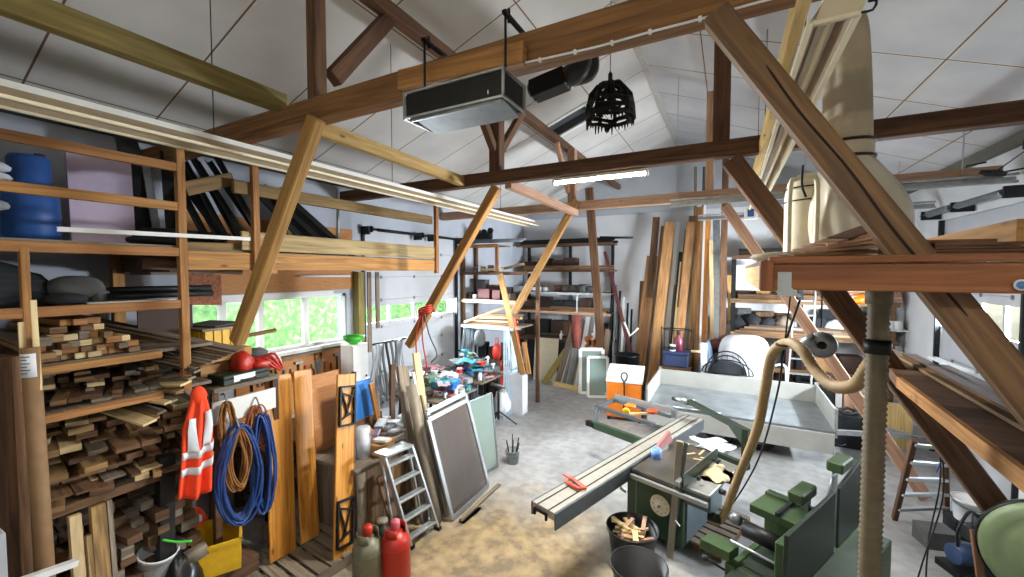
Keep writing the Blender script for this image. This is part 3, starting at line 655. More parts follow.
# fan of thin boards on the stack shelf poking past the post
for k in range(10):
    q = ax(196 + 5 * k, 368 - 2.0 * k, -4.36 + .015 * k); a = V((-5.75 + .03 * k, 1.3 + .03 * k, 2.58 + .018 * k)); a.z = min(2.8, a.z)
    bars('thin_board', 'thin grey board in the fan laid past the rack post', 'board', a, q, R.uniform(.09, .15), .014, R.choice(['wood_grey', 'wood_grey', 'wood_offcut', 'wood_shade']), (0, -.1, 1), 'fan of thin boards past the rack post')
slab('plywood_panel', 'dark reddish plywood sheet standing on the rack behind the post', 'panel', ax(138, 350, -5.1), (0, .46, 0), (0, 0, .42), .02, 'brown_dark')
# upper bays
t = thing('plastic_barrel', 'blue plastic barrel on the upper bay of the timber rack', 'barrel', (-5.1, 1.13, 3.44))
MB().lathe((0, 0, 0), [(.15, 0), (.165, .02), (.168, .2), (.175, .22), (.168, .25), (.165, .42), (.14, .46), (.125, .5), (.125, .68), (.11, .71), (0, .71)], 24).build('barrel_body', 'blue', t)
b = MB(); b.lathe((.05, .05, .705), [(.03, 0), (.035, .025), (0, .025)], 12); b.build('barrel_bung', 'plastic_black', t)
slab('sheet', 'blue sheet bent round behind the rail beside the blue barrel', 'sheet', (-5.45, .72, 3.45), (0, .3, 0), (-.1, 0, .6), .02, 'blue')
slab('insulation_board', 'pale lilac insulation board standing behind the upper rack rails', 'panel', ax(70, 246, -5.3), ax(134, 246, -5.3) - ax(70, 246, -5.3), (-.05, 0, .86), .05, 'lilac')
for k, (u, v, du) in enumerate(((122, 140, 22), (140, 148, 14), (155, 150, 9))):
    Xk = -5.2 + .06 * k; q = [((115, 136), (140, 246), (162, 246)), ((141, 160), (154, 236), (162, 236)), ((160, 150), (168, 246), (180, 246))][k]
    a, c, e = ax(*q[0], Xk - .3), ax(*q[1], Xk), ax(*q[2], Xk)
    slab('dark_board', ('dark board with pale edge leaning behind the rack rails next to the lilac panel', 'grey strip leaning between the dark boards on the rack', 'dark narrow board leaning nearest the rack post')[k], 'board', c, a - c, e - c, .02, ('metal_dark', 'metal_grey', 'metal_black')[k])
bars('lath', 'long white lath fixed across the rack below the black gutters', 'lath', ax(57, 229, -4.345), ax(250, 239, -4.345), .02, .035, 'white_paint')
for k in range(3): MB()
for k, (u, v) in enumerate(((6, 168), (6, 178), (5, 206))):
    c = ax(u, v, -4.9); tag(MB().blob(c - V((0, .06, 0)), (.08, .09, .04), 12, 6, .08).build('plastic_bundle', 'cloth_white'), ('white wrapped bundle at the end of the upper bay, upper one', 'white wrapped bundle at the end of the upper bay, lower one', 'white wrapped bundle beside the blue barrel behind the rail')[k], 'bundle')
# sacks and tarps in the next bay
def pack(name, label, cat, c, rad, m, jit=.06, folds=0):
    t = MB().blob(c, rad, 22, 12, jit, None, .75); return tag(t.build(name, m), label, cat)
t = thing('rolled_tarp', 'big dark folded tarp lying on the rack at the picture edge', 'tarp', (-4.95, .86, 2.93))
for k in range(6):
    b = MB(); yy = .42 - .05 * k; b.tube(bez([(.1, -.7, .03 + .055 * k), (.18, -.2, .04 + .06 * k), (.15, yy - .1, .035 + .05 * k), (.1, yy, .03 + .04 * k)], 14), [.05] * 13 + [.03, .02][:max(0, len(bez([(0,0,0),(0,1,0),(0,2,0),(0,3,0)], 14)) - 13)], 8, sq=.7); b.build('tarp_fold', 'cloth_dark', t)
MB().blob((-.05, -.25, .18), (.25, .55, .18), 16, 8, .06).build('tarp_roll', 'cloth_dark', t)
pack('rubber_sack', 'dark grey bulging sack lying on the rack shelf', 'sack', ax(74, 291, -4.85) + V((0, 0, .02)), (.2, .19, .11), 'cloth_grey')
pack('rubber_sack', 'small dark crumpled sack before the bulging one on the rack', 'sack', ax(66, 299, -4.6), (.12, .13, .05), 'cloth_dark')
pack('cushion', 'small light grey cushion on the rack beside the dark sack', 'cushion', ax(100, 296, -4.75), (.08, .07, .06), 'cloth_grey')
for k in range(3):
    a = ax(108, 292 + 3 * k, -4.85 + .09 * k); a.z = 2.96 + .03 + (k == 1) * .05; tag(MB().tube([a, a + V((.1, .75, 0))], .03, 12).build('pipe', 'metal_black'), 'black pipe lying on the rack shelf by the grey cushion', 'pipe', 'black pipes on the rack')
slab('white_board', 'narrow white board lying under the black pipes on the rack', 'board', (-4.6, 1.3, 2.932), (.06, .58, 0), (-.12, 0, 0), .018, 'white_paint')
# ---------------------------------------------------------------- mezzanine beyond the rack
t = thing('mezzanine', 'wooden mezzanine platform with fascia and guard rail over the left benches', 'mezzanine', (-4.4, 3.7, 3.2))
def mz(name, lo, hi, m, bv=.004): return MB().box(lo, hi).build(name, m, t, bv)
mz('joist', (-.05, -1.78, .02), (.0, 1.83, .2), 'wood_pine'); mz('toe_board', (-.04, -1.3, .225), (.0, 1.8, .42), 'wood_rail_pale')
mz('guard_rail', (-.06, -1.36, .8), (-.005, 1.75, .93), 'wood_rail')
a = ax(184, 189, -4.45) - V((-4.4, 3.7, 3.2)); c = ax(232, 179, -4.55) - V((-4.4, 3.7, 3.2)); MB().bar(a, c, .05, .13).build('guard_rail', 'wood_rail', t, .004)
mz('post', (-.02, -1.2, -.02), (.04, -1.135, 1.32), 'wood_pine'); mz('post', (-.02, 1.79, -.02), (.04, 1.855, 1.27), 'wood_pine')
for k in range(6): mz('joist', (-1.5, -1.75 + .68 * k, .03), (-.05, -1.68 + .68 * k, .18), 'wood_grey')
mz('deck_board', (-1.52, -1.78, .18), (-.05, 1.83, .215), 'wood_grey'); mz('joist', (-1.54, -1.8, .0), (-.3, -1.74, .2), 'wood_shade')
mz('edge_block', (.0, -1.06, -.02), (.06, -.97, .06), 'wood_pine')
slab('fascia_board', 'olive board standing on edge under the black gutters by the rack post', 'board', ax(183, 257, -4.5), ax(250, 257, -4.5) - ax(183, 257, -4.5), (0, 0, .14), .03, 'wood_rail')
bars('deck_plank', 'dark plank end poking out between rack and mezzanine', 'plank', ax(140, 263, -4.7), ax(240, 270, -4.7), .1, .1, 'wood_shade')
for k in range(9):
    u = 166 + k * 6 + R.uniform(-2, 2); a = ax(u, 148 + R.uniform(0, 22), -5.7 + R.uniform(0, .2)); c = ax(min(262, u + 38 + R.uniform(0, 22)), 238, -4.8 + .16 * R.random())
    d = (a - c).normalized(); s = d.cross(V((1, 0, 0))).normalized(); nn = d.cross(s)
    b = MB(); rr = .04; b.sheet(lambda i, j: c + (a - c) * i + s * rr * math.cos(math.pi * j) + nn * rr * math.sin(math.pi * j), 1, 8, .004)
    tag(b.build('gutter', 'metal_black'), 'black half round gutter leaning in the bundle behind the rack post', 'gutter', 'black gutters by the rack post')
for k in range(7):
    a = V((-5.6, 1.6 + .05 * k, 3.5 + .05 * (k % 3))); tag(MB().tube(bez([a, a + V((.4, .25, .02)), a + V((.85, .62, -.02))], 8), .035, 8).build('black_pipe', 'plastic_black'), 'black pipe lying flat below the leaning gutters', 'pipe', 'flat black pipes below the gutters')
for k in range(3):
    b = MB(); z0 = 3.42 + .05 * k; b.sheet(lambda i, j: (-5.75 + .75 * j, 2.65 + 1.25 * i, z0 + .012 * math.sin(j * 50)), 1, 48, .004); tag(b.build('corrugated_sheet', 'metal_dark'), 'dark corrugated sheet lying in the stack on the mezzanine', 'sheet', 'corrugated sheets on the mezzanine')
for k in range(7):
    q = ax(291 + 4.5 * k, 222, -5.6); bars('upright_strip', 'pale strip standing in the row at the back of the mezzanine', 'strip', (q.x, q.y, 3.43), (q.x - .12, q.y - .1, 4.02 + .05 * (k % 3)), .06, .02, R.choice(['wood_pale', 'wood_grey', 'metal_grey', 'wood_pale']), (1, 0, 0), 'pale strips on the mezzanine')
for k in range(5):
    c = ax(318 + 9 * k, 248, -5.0 - .1 * (k % 2)); c.z = 3.43; a = c + V((-.65, -.55 - .05 * k, .95)); bars('dark_board', 'dark board leaning on the mezzanine before the garage door', 'board', c, a, .12 + .03 * (k % 2), .02, R.choice(['metal_black', 'metal_dark']), (1, .4, 0), 'dark boards leaning on the mezzanine')
tag(MB().tube([ax(338, 252, -4.9), ax(338, 190, -4.9)], .022, 10).build('grey_pipe', 'galv'), 'upright grey pipe standing on the mezzanine among dark boards', 'pipe')
slab('lumber_pack', 'packed pale boards laid at the wall side of the mezzanine', 'board', (-5.85, 2.0, 3.42), (0, .6, 0), (.5, 0, 0), .25, 'wood_grey')
# under the mezzanine
bars('corner_post', 'greenish brown post on the wall between hedge window and garage door', 'post', (-5.86, 5.17, 0), (-5.86, 5.17, 3.2), .13, .13, 'wood_olive', (0, 1, 0))
for k, (u, v0, v1) in enumerate(((369, 275, 352), (377, 275, 328))):
    a = ax(u, v0, -4.7); c = ax(u + 1, v1, -4.75); a.z = 3.2; bars('hanging_strip', ('long grey strip hanging from the mezzanine beside the wall post', 'shorter grey strip hanging from the mezzanine next to the long one')[k], 'strip', c, a, .07, .02, 'wood_grey', (1, 0, 0))
tag(MB().tube([ax(300, 276, -5.85), ax(350, 276, -5.85)], .018, 8).build('cable_duct', 'white_plastic'), 'thin white conduit along the chipboard lining', 'conduit')
slab('chipboard_offcut', 'mottled reddish chipboard offcut under the mezzanine beside the window', 'panel', ax(187, 305, -5.3), ax(221, 305, -5.3) - ax(187, 305, -5.3), (0, 0, .36), .02, mat('osb', '9a5f40', .8, 0, .5, scale=30))
# ---------------------------------------------------------------- shelf table beside the rack: cartons, crate, case
t = thing('shelf_table', 'wooden shelf table beside the rack carrying cartons and a red bag', 'table', (-5.1, 2.42, 0))
MB().box((-.75, -.33, 2.02), (.72, .33, 2.06), 0).build('table_top', 'wood_grey', t, .004)
for x in (-.7, .66):
    for y in (-.3, .3): MB().box((x - .03, y - .03, 0), (x + .03, y + .03, 2.02)).build('leg', 'wood_shade', t)
slab('hook_rail', 'white board with hooks on the front edge of the shelf table', 'hook rail', (-4.37, 2.06, 1.72), (0, .62, 0), (0, 0, .22), .02, 'white_paint')
carton('large brown carton standing by the rack post on the shelf table', (-5.0, 2.3, 2.06), .6, .34, .2)
carton('flat wide carton lying on top of the large brown carton', (-5.0, 2.34, 2.272), .7, .5, .1, .1)
carton('brown carton behind the red bag under the hedge window', (-5.3, 2.6, 2.272 - .212), .4, .3, .33, -.1)
t = thing('plastic_crate', 'yellow plastic crate with ribbed side under the mezzanine', 'crate', (-5.1, 2.42, 2.385), .05)
b = MB(); b.box((-.25, -.2, 0), (.25, .2, .02)); b.box((.235, -.2, 0), (.25, .2, .2)); b.box((-.25, -.2, 0), (-.235, .2, .2)); b.box((-.25, .185, 0), (.25, .2, .2)); b.box((-.25, -.2, 0), (.25, -.185, .2))
for k in range(5): b.box((.25, -.19 + .085 * k, .02), (.262, -.17 + .085 * k, .19)); b.box((-.2 + .09 * k, -.212, .02), (-.18 + .09 * k, -.2, .19))
b.build('crate_body', 'yellow', t)
b = MB(); b.box((-.27, -.22, .19), (.27, .22, .215)); b.build('crate_lid', 'wood_grey', t)
bars('timber_piece', 'pale board end pointing at the hedge window above the red bag', 'board', ax(240, 337, -4.9), ax(276, 330, -4.75), .12, .03, 'wood_offcut')
slab('dark_panel_piece', 'small dark grey sheet lying on the yellow crate', 'sheet', (-5.3, 2.25, 2.605), (.45, .1, .0), (-.06, .3, .02), .012, 'cloth_grey')
t = thing('tool_bag', 'red bag with loose straps spilling over the shelf table edge', 'bag', (-4.62, 2.55, 2.06))
MB().blob((0, -.07, .14), (.14, .11, .16), 18, 10, .1, None, .85).build('bag_body', 'red', t)
MB().blob((.06, .12, .12), (.1, .16, .07), 16, 8, .12, None, .8).build('bag_flap', 'red', t)
b = MB()
for k in range(4): b.tube(bez([(.05, .02 + .04 * k, .2), (.12, .1 + .04 * k, .16 + .02 * k), (.14, .2 + .03 * k, .08), (.13, .28, .03)], 10), .014, 6)
b.build('strap', 'red', t)
tag(MB().blob(ax(256, 352, -4.75) + V((0, 0, -.02)), (.12, .12, .07), 14, 8, .15).build('grey_cloth', 'cloth_grey'), 'dark grey cloth crumpled behind the red bag', 'cloth')
t = thing('tool_case', 'dark green tool case with a white label on the shelf table', 'case', (-4.55, 2.42, 2.062), .08)
MB().box((-.13, -.24, 0), (.13, .24, .06)).build('case_body', 'green_dark', t, .008); MB().box((-.13, -.24, .062), (.13, .24, .1)).build('case_lid', 'green_dark', t, .008)
MB().box((.131, -.14, .02), (.134, .08, .085)).build('case_label', 'white_plastic', t); MB().tube([(.135, -.07, .03), (.17, -.06, .03), (.17, .06, .03), (.135, .07, .03)], .008, 6).build('handle', 'plastic_black', t)
# hi-vis vest
def hang_cloth(name, label, cat, fn, m, nu=18, nv=24, th=.012): return MB().sheet(fn, nu, nv, th)
q = ax(196, 392, -4.26); t = thing('safety_vest', 'orange safety vest with silver stripes hanging from the rack', 'vest', q)
def vest(i, j):          # i across 0..1 , j down 0..1
    w = .05 + .065 * min(1, j / .35) + .03 * j; y = (i - .5) * 2 * w + .02 - .05 * j
    x = .04 * math.sin(i * math.pi) + .03 * math.sin(i * 15 + 2 * j) * (.3 + j) + .02 * j
    return V((x, y, -.9 * j - .05 * math.sin(i * math.pi) * j))
MB().sheet(vest, 20, 24, .012).build('vest_body', 'hivis', t)
def band(name, f0, f1):
    b = MB(); b.sheet(lambda i, j: vest(f0[0] + (f1[0] - f0[0]) * i, f0[1] + (f1[1] - f0[1]) * i + j * f0[2]) + V((.016 if True else 0, 0, 0)), 20, 2, .004); return b.build(name, 'reflective', t)
band('reflective_stripe', (.0, .56, .07), (1, .52, .07)); band('reflective_stripe', (.0, .72, .07), (1, .66, .07))
for s0, s1 in (((.2, .24), (.3, .56)), ((.85, .2), (.68, .52))):
    b = MB(); b.sheet(lambda i, j: vest(s0[0] + (s1[0] - s0[0]) * i + (j - .5) * .26, s0[1] + (s1[1] - s0[1]) * i) + V((.018, 0, 0)), 10, 2, .004); b.build('reflective_stripe', 'reflective', t)
MB().blob((.0, .02, -.04), (.05, .065, .09), 14, 8, .05).build('vest_hood', 'hivis', t)
# blue hose coils and brown rope
def coil(label, cat, name, c, ry, rz, n, m, r, spread=.03, tilt=0):
    t = thing(name, label, cat, c)
    b = MB()
    for k in range(n):
        a = ry * (1 - .3 * k / n * R.uniform(.6, 1)); h = rz * (1 + R.uniform(-.05, .06)); ph = R.uniform(-.04, .04); xo = R.uniform(0, spread)
        pts = []
        for i in range(20):
            an = 2 * math.pi * i / 20; s = math.sin(an); cc = math.cos(an)
            pts.append(V((xo + .015 * math.sin(an * 3 + k), a * s * (1 - .35 * max(0, cc)) + ph, -h * (1 - cc))))
        b.tube(pts, r, 7, closed=True)
    b.build('coil_loops', m, t)
    b = MB(); b.tube(bez([(-.05, 0, .06), (0, 0, .08), (.05, 0, .02), (.02, 0, -.03)], 8), .008, 6); b.build('hook', 'metal_grey', t)
    return t
coil('blue air hose coil hanging beside the orange vest', 'hose', 'air_hose', ax(235, 424, -4.28), .21, .48, 17, 'hose_blue', .013, .09)
coil('blue air hose coil hanging against the first orange plank', 'hose', 'air_hose', ax(260, 414, -4.3), .11, .5, 9, 'hose_blue', .013, .06)
coil('brown rope coil hanging inside the blue hose coil', 'rope', 'rope_coil', ax(236, 428, -4.23), .1, .3, 14, mat('rope_brown', '8a5a2a', .9, 0, .3), .009, .04)
coil('orange cable coil hanging from the white hook rail', 'cable', 'cable_coil', ax(256, 405, -4.34), .09, .22, 8, mat('cable_orange', '9c5426', .6), .008, .03)
coil('brown rope bundle hanging next to the vest collar', 'rope', 'rope_coil', ax(224, 402, -4.3), .06, .2, 10, 'rope_brown', .009, .04)
# floor clutter under the coils
crate('plastic_crate', 'yellow plastic crate on the floor below the blue hose coil', (-4.5, 2.12, .3), .5, .42, .3, 'yellow', -.5, .014)
slab('timber_block', 'dark block carrying the yellow crate', 'block', (-4.75, 1.9, 0), (.5, 0, 0), (0, .5, 0), .29, 'wood_shade')
bucket('bucket', 'white paint bucket below the orange helmet, dusty', (-4.55, 1.64, .42), .14, .28, 'white_plastic', tilt=(0, .25, .3))
tag(MB().blob((-4.42, 1.8, .32), (.2, .17, .32), 18, 10, .14, None, .9).build('rubbish_bag', mat('bag_black', '141517', .3, 0, .2)), 'black plastic bag slumped beside the white bucket', 'bag')
q = ax(190, 523, -4.9); t = thing('safety_helmet', 'orange red helmet lying under the vest', 'helmet', q)
MB().lathe((0, 0, 0), [(.13, 0), (.15, .0), (.14, .02), (.125, .07), (.085, .125), (0, .145)], 20).build('helmet_shell', 'hivis', t); MB().box((.1, -.03, .04), (.135, .05, .1)).build('helmet_label', 'white_plastic', t)
bars('post', 'black square post standing between the timber heap and the vest', 'post', ax(165, 560, -4.45), ax(165, 455, -4.45), .11, .11, 'plastic_black', (0, 1, 0))
slab('rag', 'orange rag hung behind the black post', 'rag', ax(152, 535, -4.7), (0, .12, 0), (0, .02, .28), .02, 'hivis')
tag(MB().tube([ax(185, 560, -4.35), ax(205, 548, -4.35)], .07, 14).build('paper_roll', 'wood_grey'), 'grey paper roll lying between the black bag and the yellow crate', 'roll')
tag(MB().tube(bez([ax(162, 540, -4.4), ax(178, 542, -4.35), ax(192, 541, -4.3)], 10), .012, 6).build('green_pipe', 'green_bright'), 'green hose piece lying before the helmet', 'hose')
for k in range(12):
    q = V((-4.3 + R.uniform(-.5, .25), 2.55 + R.uniform(-.5, .25), R.uniform(0, .12))); an = R.uniform(0, 3)
    bars('wood_scrap', 'wooden scrap piece on the floor at the foot of the planks', 'scrap', q, q + V((math.cos(an), math.sin(an), R.uniform(-.05, .1))) * R.uniform(.15, .35), .07, .025, R.choice(['wood_grey', 'wood_offcut', 'wood_shade']), (0, 0, 1), 'scraps at the foot of the planks') if q.z > .0 else None
t = thing('pallet', 'weathered wooden pallet under the leaning orange planks', 'pallet', (-4.05, 2.75, 0), -.1)
for k in range(7): MB().box((-.42, -.5 + .145 * k, .1), (.42, -.39 + .145 * k, .122), 0).build('pallet_board', 'wood_grey', t)
for x in (-.4, 0, .34):
    MB().box((x, -.5, .022), (x + .08, .48, .1), 1).build('pallet_block', 'wood_grey', t); MB().box((x, -.5, 0), (x + .08, .48, .02), 1).build('pallet_runner', 'wood_grey', t)
# cardboard tube and panels at the near edge
a = V((-4.18, .93, 0)); c = ax(30, 347, -4.2); t = thing('cardboard_tube', 'tall brown cardboard tube with white label standing before the rack', 'tube', a)
d = c - a; MB().tube([V((0, 0, 0)), d * .5, d], .047, 20).build('tube_body', 'tube_card', t)
q0 = d * .925; q1 = d * .985
b = MB(); b.sheet(lambda i, j: q0 + (q1 - q0) * j + V((math.cos(-1.9 + 2.2 * i), math.sin(-1.9 + 2.2 * i), 0)) * .048, 10, 1, .001); lb = b.build('label', 'white_plastic', t)
b = MB()
for k in range(6):
    z_ = q0 + (q1 - q0) * (.15 + .14 * k); b.sheet(lambda i, j: z_ + V((0, 0, .008)) * j + V((math.cos(-1.5 + (.9 + .3 * (k % 2)) * i), math.sin(-1.5 + (.9 + .3 * (k % 2)) * i), 0)) * .0492, 8, 1, .001)
b.build('label_print', 'metal_grey', lb)
bars('lath', 'pale thin lath rising out of the cardboard tube, taller one', 'lath', c - d.normalized() * .3 + V((.03, .02, 0)), ax(33, 300, -4.2), .03, .02, 'wood_pale', (1, 0, 0))
bars('lath', 'pale thin lath rising out of the cardboard tube, shorter one', 'lath', c - d.normalized() * .3 + V((-.02, -.03, 0)), ax(21, 322, -4.22), .03, .02, 'wood_pale', (1, 0, 0))
slab('chipboard_sheet', 'dark brown panel standing at the picture edge behind the tube', 'panel', (-4.35, .42, 0), (0, 0, 2.62), (0, .42, 0), .03, 'wood_shade')
bars('door_edge_strip', 'orange edged board standing between dark panel and tube', 'board', (-4.33, .86, 0), (-4.33, .86, 2.62), .05, .05, 'wood_offcut', (1, 0, 0))
tag(MB().tube([(-3.6, .55, 0), (-4.3, .55, 1.6)], .02, 8).build('broom_stick', 'wood_pine'), 'thin wooden stick leaning on the dark panel', 'stick')
for k, (u, v, w, m) in enumerate(((74, 515, .065, 'wood_pale'), (97, 505, .085, 'wood_offcut'), (108, 500, .03, 'wood_grey'), (88, 535, .03, 'wood_pale'))):
    a = ax(u + 4, 577, -4.15); a.z = 0; c = ax(u, v, -4.35); bars('upright_timber', ('pale square post standing up before the lowest rack bay', 'olive wide board standing up before the lowest rack bay', 'thin grey lath beside the olive wide board', 'thin pale lath between the post and the olive board')[k], 'timber', (c.x + .2, c.y - .02, 0), c, w, .06, m, (1, 0, 0))
bars('paint_stick', 'long stick with a white end lying low at the near edge', 'stick', ax(-60, 610, -3.9), ax(77, 562, -3.95), .05, .04, 'white_paint')
q = ax(6, 533, -3.6); slab('cupboard', 'pale cupboard corner at the lower picture edge beside the leaning stick', 'cupboard', (-3.6, q.y - .5, 0), (0, .5, 0), (0, 0, q.z), -.2, 'wall_upper', bevel=.004)
# ---------------------------------------------------------------- planks leaning on the benches
def lean(lab, base, top, w, th, m, name='plank', rnd=True): return bars(name, lab, 'plank', base, top, w, th, m, (1, 0, 0), None, .006)
lean('knotty orange plank leaning beside the blue hose coil', V((-4.2, 2.63, .125)), ax(278, 375, -4.5), .29, .03, 'wood_plank')
lean('knotty orange plank leaning second, beside the brown panel', V((-4.2, 2.95, .125)), ax(302, 370, -4.5), .23, .03, 'wood_plank')
slab('hardboard_sheet', 'plain brown fibreboard panel leaning between the orange planks', 'panel', V((-4.5, 3.28, .4)), (0, .4, 0), (-.1, 0, 1.5), .015, 'chipboard')
t = thing('hinged_plank', 'orange plank table top carrying two black folded iron brackets', 'plank', (-3.66, 2.95, .0))
top = ax(346, 374, -3.95) - V(t.location); d = top.normalized(); yv = V((0, 1, 0)); yv = (yv - d * yv.dot(d)).normalized(); xv = yv.cross(d); xv = xv if xv.x > 0 else -xv
L = top.length; b = MB(); b.bar((0, 0, 0), top, .25, .03, (1, 0, 0)); b.build('plank_board', 'wood_plank', t, .006)
b = MB(); b.bar(V((0, .13, 0)) - xv * .02, top + V((0, .13, 0)) - xv * .02, .02, .07, (1, 0, 0)); b.build('plank_edge', 'wood_strut', t)
for f0, f1 in ((.1, .33), (.72, .93)):
    p = lambda f, y: d * (L * f) + yv * y + xv * .035
    b = MB()
    for a_, c_ in (((f0, -.1), (f1, -.1)), ((f0, .1), (f1, .1)), ((f0, -.1), (f0, .1)), ((f1, -.1), (f1, .1))): b.bar(p(*a_), p(*c_), .022, .03, xv)
    for a_, c_ in (((f1, -.1), (f0 + .05, .02)), ((f1, .1), (f0 + .05, -.02)), ((f0 + .03, -.1), (f0 + .07, .1)), ((f1 - .03, -.1), (f1 - .06, .1))): b.bar(p(*a_), p(*c_), .014, .02, xv)
    b.build('iron_bracket', 'metal_black', t)
# panelled bench with clutter
t = thing('bench_cabinet', 'brown panelled bench cabinet behind the step ladder', 'cabinet', (-4.09, 3.84, 0))
for k in range(9): MB().box((.34, -.62 + .135 * k, .02), (.36, -.488 + .135 * k, .88), 2).build('side_plank', 'wood_strut' if k % 3 else 'wood_grey', t, .003)
MB().box((-.4, -.62, .02), (.34, .6, .88), 2).build('carcass', 'wood_grey', t); MB().box((-.45, -.66, .88), (.4, .66, .93), 1).build('worktop', 'wood_grey', t, .005)
for k, (x, y, r_, h_) in enumerate(((.1, -.5, .07, .25), (.15, -.34, .09, .36))):
    tag(MB().lathe((-4.09 + x, 3.84 + y, .93), [(.02, 0), (r_, 0), (r_, h_), (.02, h_)], 18).build('paper_roll', 'cloth_white'), ('small white paper roll standing on the panelled bench', 'large white paper roll standing on the panelled bench')[k], 'roll')
carton('open brown carton of papers on the panelled bench', (-3.88, 3.7, .93), .26, .3, .14, .1, open_=True)
for k in range(38):
    x, y = R.uniform(-.3, .3), R.uniform(-.2, .62); an = R.uniform(0, 3); q = V((-4.08 + x, 3.8 + y, .94 + (k % 7) * .035)); s = R.uniform(.06, .13)
    if q.x > -3.98 and q.y < 3.95: q.z += .14
    tag(MB().hexa(q + V((0, 0, .02)), V((math.cos(an), math.sin(an), .1)) * s * 2, V((-math.sin(an), math.cos(an), 0)) * s, (0, 0, .03)).build('packet', R.choice(['white_plastic', 'cloth_white', 'lilac', 'grey_plastic', 'white_paint'])), 'white packet in the heap on the panelled bench', 'packet', 'packets heaped on the panelled bench')
t = thing('wire_basket', 'white wire basket of papers on the panelled bench', 'basket', (-3.9, 4.2, .93), .1)
b = MB()
for z in (0, .06, .12, .18):
    b.tube([(-.14, -.17, z), (.14, -.17, z), (.14, .17, z), (-.14, .17, z)], .006, 5, closed=True)
for k in range(8):
    y = -.17 + .0486 * k
    for x in (-.14, .14): b.tube([(x, y, 0), (x, y, .18)], .004, 5)
    b.tube([(-.14, y, 0), (.14, y, 0)], .004, 5)
b.build('basket_wire', 'white_plastic', t)
b = MB()
for k in range(5): b.hexa((R.uniform(-.03, .03), R.uniform(-.04, .04), .03 + .03 * k), (.2, R.uniform(-.06, .06), 0), (R.uniform(-.05, .05), .26, 0), (0, 0, .012))
b.build('paper_stack', 'cloth_white', t)
slab('blue_board', 'bright blue board standing behind the hinged plank', 'board', V((-4.3, 3.5, 1.25)), (0, .48, .0), (-.04, 0, .5), .025, 'blue_bright')
slab('brown_board', 'brown board lying under the blue board', 'board', V((-4.28, 3.4, .94)), (0, .75, 0), (-.03, 0, .3), .025, 'wood_strut')
lean('short wooden stake leaning against the blue board', V((-4.1, 3.98, .93)), ax(371, 383, -4.2), .08, .04, 'wood_pine', 'stake')
lean('pale blue strip leaning beyond the blue board', ax(402, 423, -3.95), ax(413, 380, -4.05), .09, .03, mat('pale_blue', 'a9ccd2', .5), 'strip')
# step ladder
t = thing('step_ladder', 'small aluminium step ladder leaning on the panelled bench', 'ladder', (-3.2, 3.72, 0))
A0, A1 = V((.0, -.2, 0)), V((.06, .22, 0)); B0, B1 = ax(384, 457, -3.44) - V(t.location), ax(411, 446, -3.44) - V(t.location)
for a_, c_ in ((A0, B0), (A1, B1)):
    MB().bar(a_, c_, .03, .065, (1, 0, 0)).build('rail', 'alu', t, .004)
    MB().bar(a_ + V((-.24, 0, 0)), c_ + V((-.05, 0, 0)), .025, .03, (1, 0, 0)).build('rear_rail', 'alu', t, .003)
for k in range(5):
    f = .1 + .2 * k; a_, c_ = lerp(A0, B0, f), lerp(A1, B1, f); MB().bar(a_ + V((-.01, 0, 0)), c_ + V((-.01, 0, 0)), .085, .03).build('tread', 'alu', t, .004)
MB().bar(B0 + V((-.06, -.01, .01)), B1 + V((-.06, .01, .01)), .2, .03).build('top_platform', 'alu', t, .004)
for q in (A0, A1): MB().box(q - V((.04, .025, 0)), q + V((.04, .025, .04))).build('rubber_foot', 'rubber', t)
# gutters and boards leaning by the ladder
def lpipe(lab, base, top, r, m): return tag(MB().tube([base, top], r * 1.4, 16).build('downpipe', m), lab, 'pipe')
lean('wide pale grey board leaning behind the step ladder', V((-3.42, 3.98, 0)), ax(402, 366, -4.0), .2, .05, 'wood_grey', 'board')
lpipe('thick grey downpipe leaning right behind the step ladder', V((-3.22, 4.02, .02)), ax(411, 385, -3.75), .05, mat('pipe_grey', '8d8272', .5, 0, .1))
lean('yellowish wooden board leaning between downpipe and screens', V((-3.45, 4.3, 0)), ax(416, 353, -4.0), .14, .04, 'wood_pale', 'board')
lean('narrow white batten leaning beside the downpipe', V((-3.28, 4.12, 0)), ax(413, 372, -3.9), .05, .03, 'white_paint', 'batten')
lean('thin grey batten leaning next to the mesh screen', V((-3.2, 4.2, 0)), ax(421, 395, -3.75), .04, .03, 'wood_grey', 'batten')
# framed mesh screens
def screen(name, lab, p, yv, up, fm, pm, bw=.06, pm_parts=True):
    t = thing(name, lab, 'screen', p); yv, up = V(yv), V(up); n_ = yv.cross(up).normalized(); n_ = n_ if n_.x > 0 else -n_
    y_, u_ = yv.normalized(), up.normalized()
    for a_, c_ in ((V((0, 0, 0)), up), (yv, yv + up), (V((0, 0, 0)), yv), (up, yv + up)): MB().bar(a_, c_, .035, bw, (y_ if (c_ - a_).normalized().dot(u_) > .9 else u_)).build('frame_bar', fm, t, .003)
    MB().hexa(yv / 2 + up / 2, yv * .97, up * .97, n_ * .006).build('screen_panel', pm, t)
    return t
m_, n_, l_, p_ = nt('mesh_brown'); p_.inputs['Base Color'].default_value = rgb('5d5550'); p_.inputs['Alpha'].default_value = .5; p_.inputs['Roughness'].default_value = .6
m_, n_, l_, p_ = nt('glass_dusty'); p_.inputs['Base Color'].default_value = rgb('8fa39b'); p_.inputs['Alpha'].default_value = .55; p_.inputs['Roughness'].default_value = .15
p0 = V((-3.08, 4.16, .03)); p1 = V((-3.1, 5.08, .03)); tp = ax(428, 420, -3.42)
screen('window_screen', 'large grey framed mesh screen leaning beside the downpipe', p0, p1 - p0, tp - p0, 'alu', 'mesh_brown')
